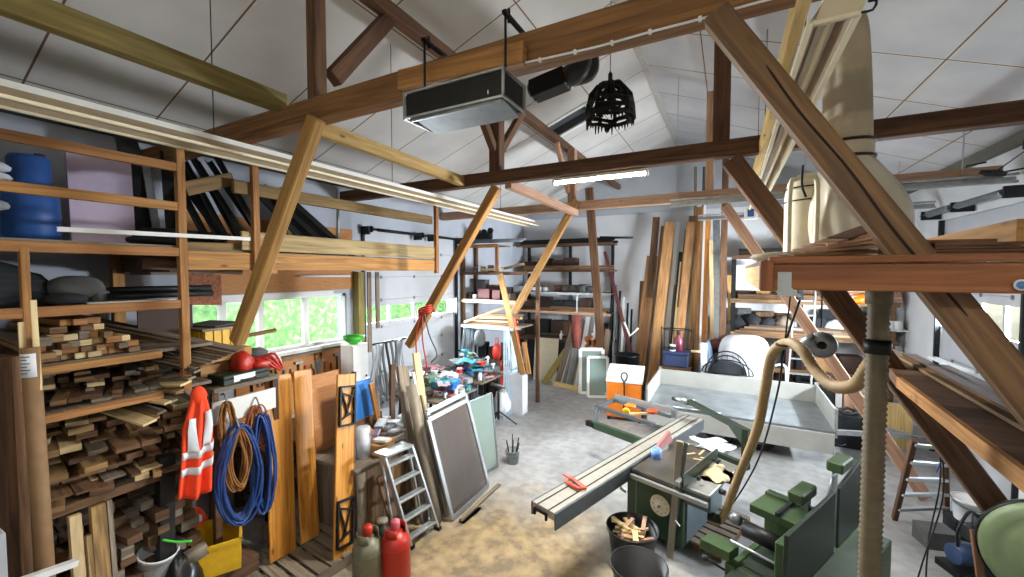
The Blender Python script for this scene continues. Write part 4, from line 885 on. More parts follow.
for k in range(5): bars('leaning_plank', 'weathered plank leaning behind the mesh screens', 'plank', V((-3.32, 4.3 + .17 * k, 0)), V((-3.75, 4.33 + .16 * k, 1.25 - .05 * (k % 2))), .13, .025, 'wood_grey', (1, 0, 0), 'planks behind the mesh screens')
screen('window_screen', 'second grey framed screen leaning behind the first one', p0 + V((-.1, .12, 0)), p1 - p0, (tp - p0) * 1.04, 'alu', 'mesh_brown')
p0 = V((-3.36, 5.12, .03)); p1 = V((-3.3, 5.7, .03)); screen('glass_pane', 'greenish glass pane in a thin frame leaning beyond the mesh screens', p0, p1 - p0, ax(469, 402, -3.6) - p0, 'metal_grey', 'glass_dusty', .025)
slab('white_plate', 'white plate lying at the foot of the mesh screen', 'plate', V((-3.0, 4.17, .0)), (.02, .42, 0), (.09, 0, 0), .035, 'white_paint')
bars('floor_lath', 'long pale lath on the floor along the foot of the screens', 'lath', V((-2.98, 4.2, .02)), V((-2.98, 5.2, .02)), .05, .03, 'wood_grey')
b_ = bucket('bucket', 'small grey bucket of tools at the end of the glass pane', V((-3.15, 5.95, 0)), .12, .22, 'metal_grey')
for k in range(6):
    an = k * 1.05; tag(MB().tube([V((-3.15 + .04 * math.cos(an), 5.95 + .04 * math.sin(an), .02)), V((-3.15 + .12 * math.cos(an), 5.95 + .12 * math.sin(an), .36 + .04 * (k % 3)))], .011, 6).build('hand_tool', R.choice(['metal_dark', 'plastic_black', 'wood_shade'])), 'tool handle standing in the small grey bucket', 'tool', 'tools in the grey bucket')
# gas bottles
def gas(lab, loc, m, capm):
    t = thing('gas_bottle', lab, 'gas bottle', loc)
    MB().lathe((0, 0, 0), [(.1, 0), (.135, .0), (.138, .04), (.15, .06), (.15, .4), (.145, .44), (.12, .49), (.07, .525), (.04, .535), (0, .535)], 28).build('bottle_body', m, t)
    for z_ in (.06, .38): MB().lathe((0, 0, z_), [(.15, -.002), (.154, .008), (.154, .016), (.15, .026)], 28, caps=False).build('weld_ring', m, t)
    for a0 in (.6, 3.74): MB().sheet(lambda i, j: V((math.cos(a0 + 1.9 * i) * .1, math.sin(a0 + 1.9 * i) * .1, .49 + .1 * j)), 10, 1, .006).build('collar_guard', m, t)
    MB().lathe((0, 0, .53), [(.03, 0), (.035, .02), (.048, .03), (.048, .1), (.04, .115), (0, .12)], 16).build('valve_cap', capm, t)
gas('grey green gas bottle with red valve cap', (-3.17, 2.86, 0), mat('gas_grey', '77755e', .45, .1, .2), 'red')
gas('red gas bottle with pink valve cap', (-2.99, 3.06, 0), 'red', mat('cap_pink', 'c7606a', .4))
t = thing('gas_canister', 'small dark gas canister standing behind the two bottles', 'canister', (-3.32, 3.2, 0)); MB().lathe((0, 0, 0), [(.07, 0), (.075, .02), (.075, .34), (.05, .4), (.02, .42), (.02, .46), (0, .46)], 16).build('canister_body', 'green_dark', t); MB().lathe((0, 0, .45), [(.06, 0), (.06, .03), (0, .03)], 14).build('canister_knob', 'wood_grey', t)
lean('short brown board leaning beside the step ladder foot', V((-3.4, 3.55, 0)), V((-3.62, 3.48, .78)), .14, .03, 'wood_shade', 'board')
# ---------------------------------------------------------------- bench and tool wall under the hedge window
t = thing('workbench', 'long workbench under the pegboard and the hedge window', 'workbench', (-5.5, 3.95, 0))
MB().box((-.43, -.95, .88), (.4, .95, .94), 1).build('worktop', 'wood_strut', t, .005)
for y in (-.88, 0, .88):
    for x in (-.36, .33): MB().box((x - .04, y - .04, 0), (x + .04, y + .04, .88)).build('leg', 'wood_shade', t)
MB().box((-.4, -.92, .25), (.36, .92, .28), 1).build('lower_shelf', 'wood_shade', t)
pg = tag(MB().box((XL + .005, 3.1, 1.0), (XL + .03, 4.98, 1.9), 1).build('pegboard', 'chipboard'), 'tan pegboard of hand tools on the wall under the hedge window', 'pegboard', kind='thing')
tag(MB().box((XL + .01, 2.9, 1.905), (XL + .14, 4.98, 1.94), 1).build('ledge', 'wood_grey'), 'narrow grey ledge above the pegboard', 'ledge', kind='thing')
def hand_tool(kind, lab, p, s=1.0):
    t = thing(kind, lab, 'tool', p, 0, 'tools on the pegboard')
    b = MB(); h = MB()
    if kind == 'hammer': h.tube([(0, 0, -.26 * s), (0, 0, 0)], .014, 8); b.box((-.015, -.06, -.01), (.02, .06, .03))
    elif kind == 'pliers':
        b.tube([(0, -.01, 0), (0, .0, .06)], .014, 6)
        for q in (-1, 1): h.tube(bez([(0, 0, 0), (0, q * .035, -.07), (0, q * .03, -.16)], 6), .009, 6)
    elif kind == 'hand_saw': b.prism([(0, -.06, 0), (0, .06, 0), (0, .03, -.34), (0, -.01, -.34)], (.004, 0, 0)); h.tube([(0, -.06, .0), (0, -.06, .1), (0, .05, .1), (0, .05, .0)], .014, 6, closed=True)
    elif kind == 'screwdriver': h.tube([(0, 0, 0), (0, 0, -.1)], .016, 8); b.tube([(0, 0, -.1), (0, 0, -.24)], .006, 6)
    else: h.tube([(0, 0, 0), (0, 0, -.2)], .016, 8); b.tube([(0, 0, -.2), (0, 0, -.32)], .013, 6); b.box((-.01, -.04, -.36), (.015, .04, -.3))
    b.build('tool_head', 'metal_grey' if kind != 'screwdriver' else 'metal_dark', t); h.build('handle', R.choice(['red', 'wood_pine', 'plastic_black', 'blue']), t)
kinds = ['hammer', 'pliers', 'hand_saw', 'screwdriver', 'chisel', 'pliers', 'hammer', 'screwdriver', 'pliers', 'hand_saw', 'chisel', 'screwdriver', 'hammer', 'pliers']
for k, kd in enumerate(kinds): hand_tool(kd, {'hammer': 'hammer', 'pliers': 'pliers', 'hand_saw': 'saw', 'screwdriver': 'screwdriver', 'chisel': 'chisel'}[kd] + ' hanging on the tan pegboard under the window', (XL + .05, 3.3 + .118 * k, 1.78 - .06 * (k % 3)))
t = thing('white_cabinet', 'narrow white wall cabinet beside the grey belts', 'cabinet', (-5.42, 4.68, .94)); MB().box((-.15, -.16, 0), (.12, .16, 1.08)).build('cabinet_body', 'white_paint', t, .004); MB().box((.122, -.155, .01), (.138, .155, 1.07)).build('door', 'white_paint', t, .003)
C.objects['door'].parent = t; hd = MB().blob((.15, .1, .55), (.014, .014, .02), 8, 6).build('handle', 'metal_dark', C.objects['door'])
t = thing('bowl', 'bright green plastic bowl on top of the white wall cabinet', 'bowl', (-5.42, 4.66, 2.02)); MB().lathe((0, 0, 0), [(.06, 0), (.14, .06), (.17, .13), (.16, .13), (.13, .06), (0, .015)], 24).build('bowl_body', 'green_bright', t)
MB().tube([V((math.cos(i * .314) * .168, math.sin(i * .314) * .168, .13)) for i in range(20)], .009, 6, closed=True).build('bowl_rim', 'green_bright', t)
rail = tag(MB().tube([(-5.3, 4.85, 1.97), (-5.3, 5.75, 1.97)], .02, 8).build('belt_rail', 'metal_dark'), 'dark rail carrying the grey hanging belts', 'rail')
for k in range(11):
    y = 4.9 + .075 * k; l = R.uniform(.75, 1.05); w = .05
    b = MB(); b.sheet(lambda i, j: (-5.27 + .03 * math.sin(j * 5 + k), y + (i - .5) * w + .02 * math.sin(j * 4 + k), 1.97 - l * j), 2, 12, .012)
    tag(b.build('belt', R.choice(['cloth_grey', 'metal_grey', 'brown_dark', 'cloth_dark', 'grey_plastic'])), 'grey belt hanging in the row beside the white wall cabinet', 'belt', 'belts hanging before the garage door')
bars('batten', 'brown batten leaning below the belts', 'batten', V((-4.7, 4.75, .0)), V((-5.1, 5.2, 1.6)), .1, .04, 'wood_shade', (1, 0, 0))
# ---------------------------------------------------------------- cluttered tables before the garage door
def item(kind, lab, p, rz, s, m, m2, group):
    nm = {'can': 'tin_can', 'box': 'carton', 'bottle': 'bottle', 'drill': 'power_drill', 'ring': 'cable_coil', 'rag': 'rag', 'block': 'block', 'tray': 'tray'}[kind]
    t = thing(nm, lab, {'can': 'can', 'box': 'box', 'ring': 'cable', 'drill': 'drill'}.get(kind, nm), p, rz, group)
    if kind == 'can': MB().lathe((0, 0, 0), [(.4 * s, 0), (.42 * s, .02 * s), (.42 * s, .9 * s), (.4 * s, .9 * s), (.38 * s, .88 * s), (0, .88 * s)], 14).build('can_body', m, t); MB().lathe((0, 0, .2 * s), [(.425 * s, 0), (.425 * s, .5 * s)], 14, caps=False).build('label', m2, t)
    elif kind == 'box': MB().box((-.6 * s, -.4 * s, 0), (.6 * s, .4 * s, .5 * s)).build('box_body', m, t, .003); MB().hexa((-.7 * s, 0, .56 * s), (.3 * s, 0, .14 * s), (0, .78 * s, 0), (-.004, 0, .01)).build('box_flap', m, t)
    elif kind == 'bottle': MB().lathe((0, 0, 0), [(.28 * s, 0), (.3 * s, .03 * s), (.3 * s, .75 * s), (.12 * s, 1.0 * s), (.1 * s, 1.15 * s)], 14).build('bottle_body', m, t); MB().lathe((0, 0, 1.12 * s), [(.12 * s, 0), (.12 * s, .2 * s), (0, .2 * s)], 10).build('cap', m2, t)
    elif kind == 'drill': b = MB(); b.tube([(-.5 * s, 0, .8 * s), (.3 * s, 0, .8 * s)], .2 * s, 10); b.bar((-.25 * s, 0, .05 * s), (-.2 * s, 0, .75 * s), .2 * s, .26 * s, (1, 0, 0)); b.build('drill_body', m, t); MB().tube([(.3 * s, 0, .8 * s), (.55 * s, 0, .8 * s), (.75 * s, 0, .8 * s)], [.14 * s, .1 * s, .03 * s], 8).build('chuck', 'metal_dark', t); MB().box((-.4 * s, -.18 * s, 0), (.05 * s, .18 * s, .16 * s)).build('battery', m2, t)
    elif kind == 'ring':
        b = MB()
        for k in range(4): b.tube([V((math.cos(i * .45) * s * (.5 + .07 * k), math.sin(i * .45) * s * (.42 + .06 * (k % 2)), .06 * s + .1 * s * k)) for i in range(14)], .05 * s, 6, closed=True)
        b.build('cable_loops', m, t)
    elif kind == 'rag':
        ph = R.uniform(0, 6); MB().sheet(lambda i, j: ((i - .5) * 2.2 * s, (j - .5) * 1.7 * s, s * (.12 + .28 * abs(math.sin(i * 5 + ph)) * abs(math.sin(j * 4 + ph * 2)) + .2 * math.sin(3.1 * i) * math.sin(3.1 * j))), 12, 12, .006).build('rag_cloth', m, t)
    elif kind == 'block': MB().box((-.7 * s, -.3 * s, 0), (.7 * s, .3 * s, .3 * s)).build('block_body', m, t, .004)
    else:
        b = MB(); b.box((-.8 * s, -.5 * s, 0), (.8 * s, .5 * s, .03 * s))
        for q in (-1, 1): b.box((q * .8 * s - .02 * s, -.5 * s, 0), (q * .8 * s + .02 * s, .5 * s, .22 * s)); b.box((-.8 * s, q * .5 * s - .02 * s, 0), (.8 * s, q * .5 * s + .02 * s, .22 * s))
        b.build('tray_body', m, t)
    return t
COL = {'teal': mat('teal', '3f9aa8', .5), 'pinkc': mat('pinkc', 'c98a94', .6), 'whitec': 'white_plastic', 'black': 'plastic_black', 'red': 'red', 'grey': 'grey_plastic', 'blue': 'blue_bright', 'brown': 'wood_strut', 'green': mat('green_mid', '5b7d62', .6)}
def table(name, lab, x0, x1, y0, y1, h, m='wood_grey', lm='metal_dark'):
    t = thing(name, lab, 'table', ((x0 + x1) / 2, (y0 + y1) / 2, 0)); a, c = (x1 - x0) / 2, (y1 - y0) / 2
    MB().box((-a, -c, h - .04), (a, c, h), 1).build('table_top', m, t, .004)
    for sx in (-1, 1):
        for sy in (-1, 1): MB().bar((sx * (a - .03), sy * (c - .05), 0), (sx * (a - .06), sy * (c - .12), h - .04), .05, .05).build('leg', lm, t)
    return t
table('work_table', 'nearer cluttered work table before the left garage door', -5.6, -4.45, 5.75, 6.85, .86)
table('work_table', 'farther cluttered work table before the left garage door', -5.6, -4.4, 6.95, 7.85, .94)
words = {'can': 'tin can', 'box': 'small carton', 'bottle': 'plastic bottle', 'drill': 'cordless drill', 'ring': 'coiled cable', 'rag': 'crumpled cloth', 'block': 'small block', 'tray': 'shallow tray'}
# each tabletop is laid out on a jittered grid, then a second layer is piled on it
for tb, (x0, x1, y0, y1, z) in (('nearer', (-5.5, -4.5, 5.85, 6.8, .86)), ('farther', (-5.5, -4.48, 7.02, 7.8, .94))):
    for layer in range(3):
        for ix in range(5):
            for iy in range(5 if tb == 'nearer' else 4):
                if layer and R.random() < .3 * layer: continue
                kd = R.choice(['can', 'box', 'bottle', 'drill', 'ring', 'rag', 'block', 'tray'] if not layer else ['rag', 'box', 'ring', 'drill', 'can'])
                cn = R.choice(['teal', 'pinkc', 'whitec', 'whitec', 'black', 'black', 'red', 'grey', 'blue', 'green', 'grey', 'brown'])
                p = V((x0 + (ix + .5) * (x1 - x0) / 5 + R.uniform(-.04, .04), y0 + (iy + .5) * (y1 - y0) / (5 if tb == 'nearer' else 4) + R.uniform(-.04, .04), z + .001 + layer * R.uniform(.1, .15)))
                item(kd, f'{words[kd]} in the clutter on the {tb} work table before the garage door', p, R.uniform(0, 6.28), R.uniform(.1, .17), COL[cn], COL[R.choice(list(COL))], f'{words[kd]} items on the {tb} work table')
t = thing('machine', 'pale green bench machine behind the clutter before the garage door', 'machine', (-5.45, 6.2, .8), .3)
MB().box((-.1, -.16, .0), (.12, .16, .3)).build('machine_body', COL['green'], t, .02); MB().tube([(0, -.2, .34), (0, .2, .34)], .1, 14).build('motor', 'metal_grey', t); MB().lathe((.13, 0, .3), [(.02, 0), (.08, 0), (.08, .02), (.02, .03)], 16, (1, 0, 0)).build('grinding_wheel', 'cloth_white', t)
carton('small wooden coloured carton standing between screens and work table', (-3.95, 5.4, 0), .3, .28, .95, .2)
carton('brown carton half hidden behind the glass pane', (-3.95, 5.72, 0), .3, .26, .74, -.1)
t = thing('tool_stand', 'black roller stand with splayed feet at the corner of the work table', 'stand', (-4.2, 7.3, 0))
MB().tube([(0, 0, .12), (0, 0, .8)], .025, 10).build('column', 'metal_black', t); MB().tube([(-.2, .05, .83), (.2, -.05, .83)], .035, 12).build('roller', 'metal_grey', t)
for k in range(3): an = k * 2.1 + .5; MB().tube([(0, 0, .3), (math.cos(an) * .38, math.sin(an) * .38, .012)], .014, 6).build('leg', 'metal_black', t)
tag(MB().blob((-4.35, 6.9, .3), (.24, .2, .3), 16, 8, .1, None, .98).build('waste_bag', 'plastic_black'), 'black full bag on the floor below the work table', 'bag')
tag(MB().blob((-4.4, 7.8, .3), (.17, .2, .3), 16, 8, .12, None, .98).build('white_sack', 'cloth_white'), 'white sack standing between the table and the trestles', 'sack')
# trestles
def trestle(lab, p, rz, w, h, m):
    t = thing('trestle', lab, 'trestle', p, rz)
    MB().box((-w / 2, -.05, h - .06), (w / 2, .05, h)).build('top_bar', m, t, .004)
    for sx in (-1, 1):
        for sy in (-1, 1): MB().bar((sx * (w / 2 + .02), sy * .3, 0), (sx * (w / 2 - .12), sy * .04, h - .05), .035, .05).build('leg', m, t)
    b = MB()
    for sy in (-1, 1): b.bar((-w / 2 + .02, sy * .16, h * .5), (w / 2 - .02, sy * .16, h * .5), .03, .04)
    b.build('cross_bar', m, t); return t
mat('trestle_blue', 'aebfcb', .45, .3, .1)
for k in range(4): trestle('pale blue metal trestle standing folded in the row before the corner shelves', (-4.95 + .02 * k, 7.98 + .09 * k, 0), .02 * k, 1.3 - .05 * k, 1.95 - .02 * k, 'trestle_blue')['group'] = 'blue metal trestles'
t = thing('red_bag', 'red bag hanging on the blue metal trestles', 'bag', ax(497, 352, -4.6)); MB().blob((0, 0, 0), (.1, .13, .2), 14, 10, .1).build('bag_body', 'red', t); MB().tube([(0, -.06, .15), (0, -.05, .32), (0, .05, .32), (0, .06, .15)], .012, 6).build('bag_strap', 'red', t)
tag(MB().sheet(lambda i, j: ax(500, 362, -4.45) + V((.02 * math.sin(i * 9), .16 * i, -.75 * j)), 8, 8, .01).build('red_cloth', 'red'), 'dark red cloth hanging below the red bag', 'cloth')
tag(MB().blob(ax(480, 338, -5.0), (.12, .16, .2), 12, 8, .12).build('grey_jacket', 'cloth_grey'), 'grey jacket hung on the blue trestles', 'jacket')
bars('cross_plank', 'pale board lying across the blue metal trestles', 'board', ax(465, 322, -5.2), ax(522, 301, -4.6), .1, .03, 'wood_pale')
# ---------------------------------------------------------------- corner shelf unit behind the garage door
t = thing('corner_shelf', 'wooden shelf unit beyond the left garage door, boxes and tools on it', 'shelf', (-4.98, 8.75, 0))
for x in (-.9, .88):
    for y in (-.3, .3): (MB().box((x - .04, y - .04, 0), (x + .04, y + .04, 3.9 if x < 0 else 3.3)).build('post', 'wood_shade', t) if x < 0 or y > 0 else None)
for z, x1, m in ((3.86, .1, 'wood_pine'), (3.2, .93, 'wood_shade'), (2.52, .6, 'wood_pale'), (1.92, .75, 'wood_pink'), (1.0, .6, 'wood_grey')):
    MB().box((-.93, -.34, z - .03), (x1, .34, z)).build('shelf_board', 'wood_grey', t); MB().box((-.93, -.37, z - .07), (x1, -.34, z + .01)).build('shelf_edge', m, t, .003)
MB().box((.06, -.36, 3.2), (.13, -.3, 3.86)).build('upright', 'wood_pine', t)
for k, (x, w, h, m) in enumerate(((-.8, .1, .16, 'brown_dark'), (-.65, .12, .12, 'grey_plastic'), (-.38, .34, .26, mat('box_maroon', '5a2c2c', .7)), (-.02, .22, .24, 'box_maroon'), (.28, .2, .16, 'brown_dark'))):
    carton(('small dark carton at the wall end of the corner shelf', 'grey carton on the corner shelf beside the maroon boxes', 'large maroon box on the corner shelf', 'smaller maroon box on the corner shelf', 'brown carton at the open end of the corner shelf')[k], (-4.98 + x, 8.72, 2.52), w, .3, h, 0, m)
heap('short_board', 'pale short board lying on the lower corner shelf', 'short boards on the corner shelf', 'board', 0, 0, 0, 0, 0, (1, 1), ['wood_pale']) if 0 else None
for k in range(6): bars('short_board', 'pale short board lying on the lower corner shelf', 'board', (-5.7 + .05 * k, 8.5 + .08 * (k % 3), 1.94 + .045 * k), (-4.5 + .04 * k, 8.6 + .05 * (k % 4), 1.94 + .045 * k + .01), .12, .035, R.choice(['wood_pale', 'wood_pale', 'wood_offcut']), (0, 0, 1), 'short boards on the corner shelf')
for k in range(3): item('can', 'tin on the corner shelf below the top rail', (-5.6 + .22 * k, 8.6, 3.2), 0, .15 + .02 * k, COL['whitec' if k % 2 else 'grey'], COL['brown'], 'tins on the corner shelf')
bars('pale_plank', 'pale plank lying on the corner shelf under the top board', 'board', (-5.4, 8.55, 3.26), (-4.75, 8.5, 3.26), .16, .05, 'wood_pale')
bars('pale_plank', 'brown plank tilting off the corner shelf towards the strut', 'board', (-4.85, 8.6, 3.27), (-4.2, 8.45, 3.38), .12, .05, 'wood_strut')
for k in range(3):
    tag(MB().tube([(-5.75, 8.5 + .1 * k, 3.93 + .03 * k), (-4.3, 8.6 + .1 * k, 3.93 + .03 * k)], .025, 8).build('pipe', 'metal_grey'), 'grey pipe lying on top of the corner shelf', 'pipe', 'pipes on the corner shelf')
t = thing('chain_hoist', 'dark wheeled hoist lying on top of the corner shelf', 'hoist', (-5.45, 8.7, 4.02))
MB().box((-.25, -.08, .0), (.25, .08, .16)).build('hoist_body', 'metal_dark', t, .02)
for k in range(4): MB().lathe((-.27 + .18 * k, -.11, .16 + .03 * (k % 2)), [(.02, 0), (.075, 0), (.075, .05), (.02, .05)], 14, (0, 1, 0)).build('wheel', 'metal_black', t)
slab('stand_box', 'pale box on the floor carrying the leaning orange board', 'box', (ay(512, 376, 8.3).x, 8.3, 0), (.4, 0, 0), (0, 0, ay(523, 375, 8.12).z - .01), .25, 'cloth_white')
bars('leaning_board', 'pale orange board leaning at the foot of the farthest strut', 'board', ay(523, 374, 8.12), ay(500, 274, 8.3), .14, .04, 'wood_strut_light', (0, 1, 0))
bars('leaning_board', 'short orange board leaning beside the farthest strut foot', 'board', ay(529, 374, 8.16), ay(524, 342, 8.22), .1, .04, 'wood_pine', (0, 1, 0))
bars('leaning_bar', 'red bar leaning behind the pale orange board', 'bar', ay(522, 372, 8.5), ay(514, 318, 8.6), .09, .05, 'red', (0, 1, 0))
# ---------------------------------------------------------------- long shelves on the back wall, heater side
t = thing('shelving_unit', 'long dark cantilever shelf on the back wall loaded with profiles', 'shelf', (-4.3, 11.6, 0))
for z in (4.02, 3.26, 2.6, 2.03, 1.2): MB().box((-1.5, -.36, z - .04), (1.42, .36, z), 0).build('shelf_board', 'wood_shade', t); MB().box((-1.5, -.4, z - .06), (1.42, -.36, z + .01), 0).build('shelf_edge', {2.6: 'galv', 2.03: 'wood_pink'}.get(z, 'wood_shade'), t)
for x in (-1.4, 0, 1.3): MB().box((x - .04, .26, 0), (x + .04, .34, 4.1)).build('post', 'metal_dark', t); 
for x in (-.75, .45): MB().box((x - .02, -.38, 1.2), (x + .02, -.34, 2.6)).build('upright', 'galv', t)
for k in range(7): bars('steel_profile', 'dark steel profile in the pack on the top back shelf', 'profile', (-5.7, 11.3 + .09 * (k % 4), 4.05 + .08 * (k // 4)), (-2.85 + R.uniform(-.1, .1), 11.3 + .09 * (k % 4), 4.05 + .08 * (k // 4)), .08, .07, R.choice(['metal_dark', 'brown_dark', 'metal_black']), (0, 0, 1), 'dark profiles on the top back shelf')
tag(MB().tube([(-3.2, 11.25, 4.17), (-2.3, 11.25, 4.12)], .03, 8).build('pipe', 'metal_dark'), 'dark pipe poking out of the top back shelf', 'pipe')
for k in range(6): bars('long_board', 'brown board lying on the second back shelf', 'board', (-5.6, 11.32 + .1 * (k % 3), 3.3 + .06 * (k // 3)), (-3.0 + R.uniform(-.2, .2), 11.32 + .1 * (k % 3), 3.3 + .06 * (k // 3)), .09, .05, R.choice(['wood_strut', 'wood_offcut', 'wood_grey']), (0, 0, 1), 'boards on the second back shelf')
for k in range(5): tag(MB().tube([(-4.6 + .25 * k, 11.35, 2.72), (-4.3 + .25 * k, 11.45, 2.72)], R.uniform(.08, .13), 12).build('bundle', R.choice(['wood_offcut', 'cloth_grey', 'wood_grey'])), 'brown roll bundled on the third back shelf', 'bundle', 'rolls on the third back shelf')
for k in range(4): item('can', 'tin on the third back shelf among the rolls', (-5.5 + .2 * k, 11.4, 2.6), 0, .2, COL[R.choice(['black', 'grey', 'brown'])], COL['whitec'], 'tins on the third back shelf')
for k in range(9): bars('long_board', 'brown board lying on the fourth back shelf', 'board', (-5.5 + .1 * k, 11.3 + .1 * (k % 4), 2.06 + .05 * (k // 4)), (-3.2 + R.uniform(-.3, .3), 11.3 + .1 * (k % 4), 2.06 + .05 * (k // 4)), .1, .04, R.choice(['wood_strut', 'wood_offcut', 'wood_pink', 'wood_pine']), (0, 0, 1), 'boards on the fourth back shelf')
for k in range(8): bars('dark_board', 'dark board stacked on the lowest back shelf', 'board', (-5.6 + .08 * k, 11.3 + .1 * (k % 4), 1.23 + .06 * (k // 4)), (-3.3 + R.uniform(-.3, .2), 11.3 + .1 * (k % 4), 1.23 + .06 * (k // 4)), .09, .05, R.choice(['wood_shade', 'brown_dark', 'wood_grey']), (0, 0, 1), 'dark boards on the lowest back shelf')
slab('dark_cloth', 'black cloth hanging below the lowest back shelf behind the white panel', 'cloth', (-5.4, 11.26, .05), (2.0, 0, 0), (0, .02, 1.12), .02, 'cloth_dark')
slab('cabinet_back', 'creamy white cabinet panel standing before the back shelves', 'panel', az(535, 377, 0) + V((.06, -.25, 0)), (.72, .05, 0), (.03, .1, 1.25), .03, 'cream_paint', bevel=.003)
item('bottle', 'small white bottle standing on the lowest back shelf', (-4.35, 11.3, 1.2), 0, .2, COL['whitec'], COL['whitec'], None)
q = V((-2.95, 10.9, 0)); bars('leaning_timber', 'tall reddish brown timber leaning on the end of the back shelves', 'timber', q, ay(589, 188, 10.75), .2, .12, 'wood_truss_dark', (0, 1, 0))
a = ay(605, 252, 11.6); c = az(634, 372, 0); bars('red_bar', 'dark red brown bar leaning on the white back wall', 'bar', V((-2.05, 10.9, .35)), a, .09, .06, 'box_maroon', (0, 1, 0))
for k in range(6):
    x = -2.95 + .11 * k; m_ = ['metal_dark', 'metal_grey', 'metal_black', 'white_paint', 'metal_dark', 'metal_black'][k]
    bars('metal_profile', 'thin metal profile leaning in the bunch by the dark red bar', 'profile', V((x + .12, 10.8, 0)), V((x, 11.7, 3.0 - .17 * k)), .05, .04, m_, (0, 1, 0), 'metal profiles leaning on the back wall')
b = MB(); 
b.tube([ay(624, 322, 10.6), ay(630, 336, 10.5), ay(638, 328, 10.6)], .03, 6); tag(b.build('angle_bracket', 'white_paint'), 'white angle bracket hung before the metal profiles', 'bracket')
bucket('waste_bin', 'dark barrel standing below the metal profiles', V((-2.25, 10.5, 0)), .3, 1.1, 'metal_dark', False)
for k in range(20):
    f = k / 19; base = V((-4.3 + 1.3 * f, 10.65 + .2 * R.random(), 0)); top = V((-3.95 + 1.0 * f + R.uniform(-.08, .08), 11.12, 1.0 + 1.0 * math.sin(math.pi * (.25 + .5 * f)) * R.uniform(.8, 1)))
    bars('leaning_lath', 'grey lath leaning in the fan before the back shelves', 'lath', base, top, R.uniform(.06, .13), .025, R.choice(['wood_grey', 'metal_grey', 'metal_grey', 'white_paint', 'white_plastic', 'wood_pale']), (0, 1, 0), 'fan of laths before the back shelves')
bars('yellow_board', 'yellow olive board leaning lowest in front of the lath fan', 'board', V((-4.62, 10.6, 0)), V((-4.1, 11.0, .95)), .16, .04, mat('wood_mustard', '93803a', .7), (0, 1, 0))
tag(MB().tube([V((-3.7, 10.75, 1.1)), V((-3.72, 10.8, 1.5)), V((-3.72, 10.85, 2.0))], [.1, .15, .12], 12).build('rolled_rug', mat('rug_red', '8d4a40', .9, 0, .35)), 'reddish rolled rug standing in the lath fan', 'rug')
for k in range(7):
    q = V((-3.42 + .13 * (k % 3), 11.0, 1.18 + .1 * (k // 3))); tag(MB().hexa(q, V((.2, 0, R.uniform(-.1, .1))), (0, .12, 0), (R.uniform(-.02, .02), 0, .08)).build('wood_block', mat('brick_orange', 'c07a4a', .8) if k == 0 else 'brick_orange'), 'orange brown block piled beside the rolled rug', 'block', 'orange blocks beside the rug')
slab('block_board', 'grey board carrying the orange blocks', 'board', (-3.5, 10.9, 1.1), (.45, 0, 0), (0, .24, 0), .03, 'wood_grey')
slab('block_stand', 'dark crate standing under the orange blocks', 'crate', (-3.48, 10.93, 0), (.4, 0, 0), (0, .2, 0), 1.09, 'wood_shade')
screen('picture_frame', 'pale window frame leaning at the end of the lath fan, larger one', V((-3.4, 10.2, .02)), V((.55, .25, 0)), V((-.1, .3, 1.1)), 'white_paint', 'glass_dusty', .09)
screen('picture_frame', 'pale window frame leaning in front of the larger frame', V((-3.12, 10.0, .02)), V((.45, .22, 0)), V((-.1, .3, .95)), 'white_paint', 'glass_dusty', .07)
for k, (u0, v0, u1, v1) in enumerate(((553, 383, 583, 390), (581, 389, 606, 395))):
    a, c = az(u0, v0, .06), az(u1, v1, .06); bars('cream_board', ('cream board lying on edge on the floor before the lath fan', 'cream board lying on the floor beside the orange cabinet')[k], 'board', a, c, .05, .12, 'ply_pale')
bars('cream_board', 'second cream board lying behind the one before the lath fan', 'board', az(572, 379, .1), az(603, 384, .1), .3, .04, 'ply_pale')
# ---------------------------------------------------------------- planks standing against the back wall
PL = [(640, 647, 281, 'wood_shade'), (653, 660, 217, 'wood_shade'), (647, 658, 256, 'wood_back'), (661, 666, 226, 'wood_strut'), (665, 675, 222, 'wood_back'), (676, 680, 222, 'white_paint'), (669, 674, 252, 'wood_pale'), (679, 685, 252, 'metal_black'), (685, 690, 230, 'wood_strut'), (687, 695, 222, 'wood_back'), (690, 694, 266, 'wood_pale'), (695, 704, 207, 'wood_back'), (705, 711, 214, 'wood_plank'), (704, 706, 205, 'white_paint'), (709, 713, 240, 'wood_pale'), (711, 719, 248, 'metal_black'), (713, 720, 219, 'metal_grey'), (689, 696, 216, 'wood_shade'), (727, 733, 275, 'wood_back'), (680, 684, 262, 'wood_pale'), (672, 678, 285, 'wood_grey'), (700, 704, 300, 'wood_strut')]
for k, (u0, u1, v, m) in enumerate(PL):
    lay = .05 * (k % 5); Yt = 11.72 - lay; a = ay((u0 + u1) / 2, v, Yt); w = (ay(u1, v, Yt) - ay(u0, v, Yt)).x * 1.0
    shift = -.35 if u0 < 690 and u0 > 644 else (.15 if u0 > 708 else -.05); base = V((a.x + shift * (.6 + .4 * R.random()), 11.35 - lay * 2, 0))
    bars('plank', {'metal_black': 'black board', 'metal_grey': 'grey blue board', 'white_paint': 'white strip'}.get(m, 'brown plank') + ' in the tall row standing against the back wall', 'plank', base, a, max(.05, w), .03, m, (0, 1, 0), {'metal_black': 'black boards', 'white_paint': 'white strips', 'metal_grey': 'grey boards'}.get(m, 'planks') + ' standing against the back wall')
timber('full_post', 'reddish brown full height post at the end of the standing planks', (-.12, 11.0, 0), (-.12, 11.0, 5.95), .14, .14, 'wood_truss_dark', 'post', (0, 1, 0))
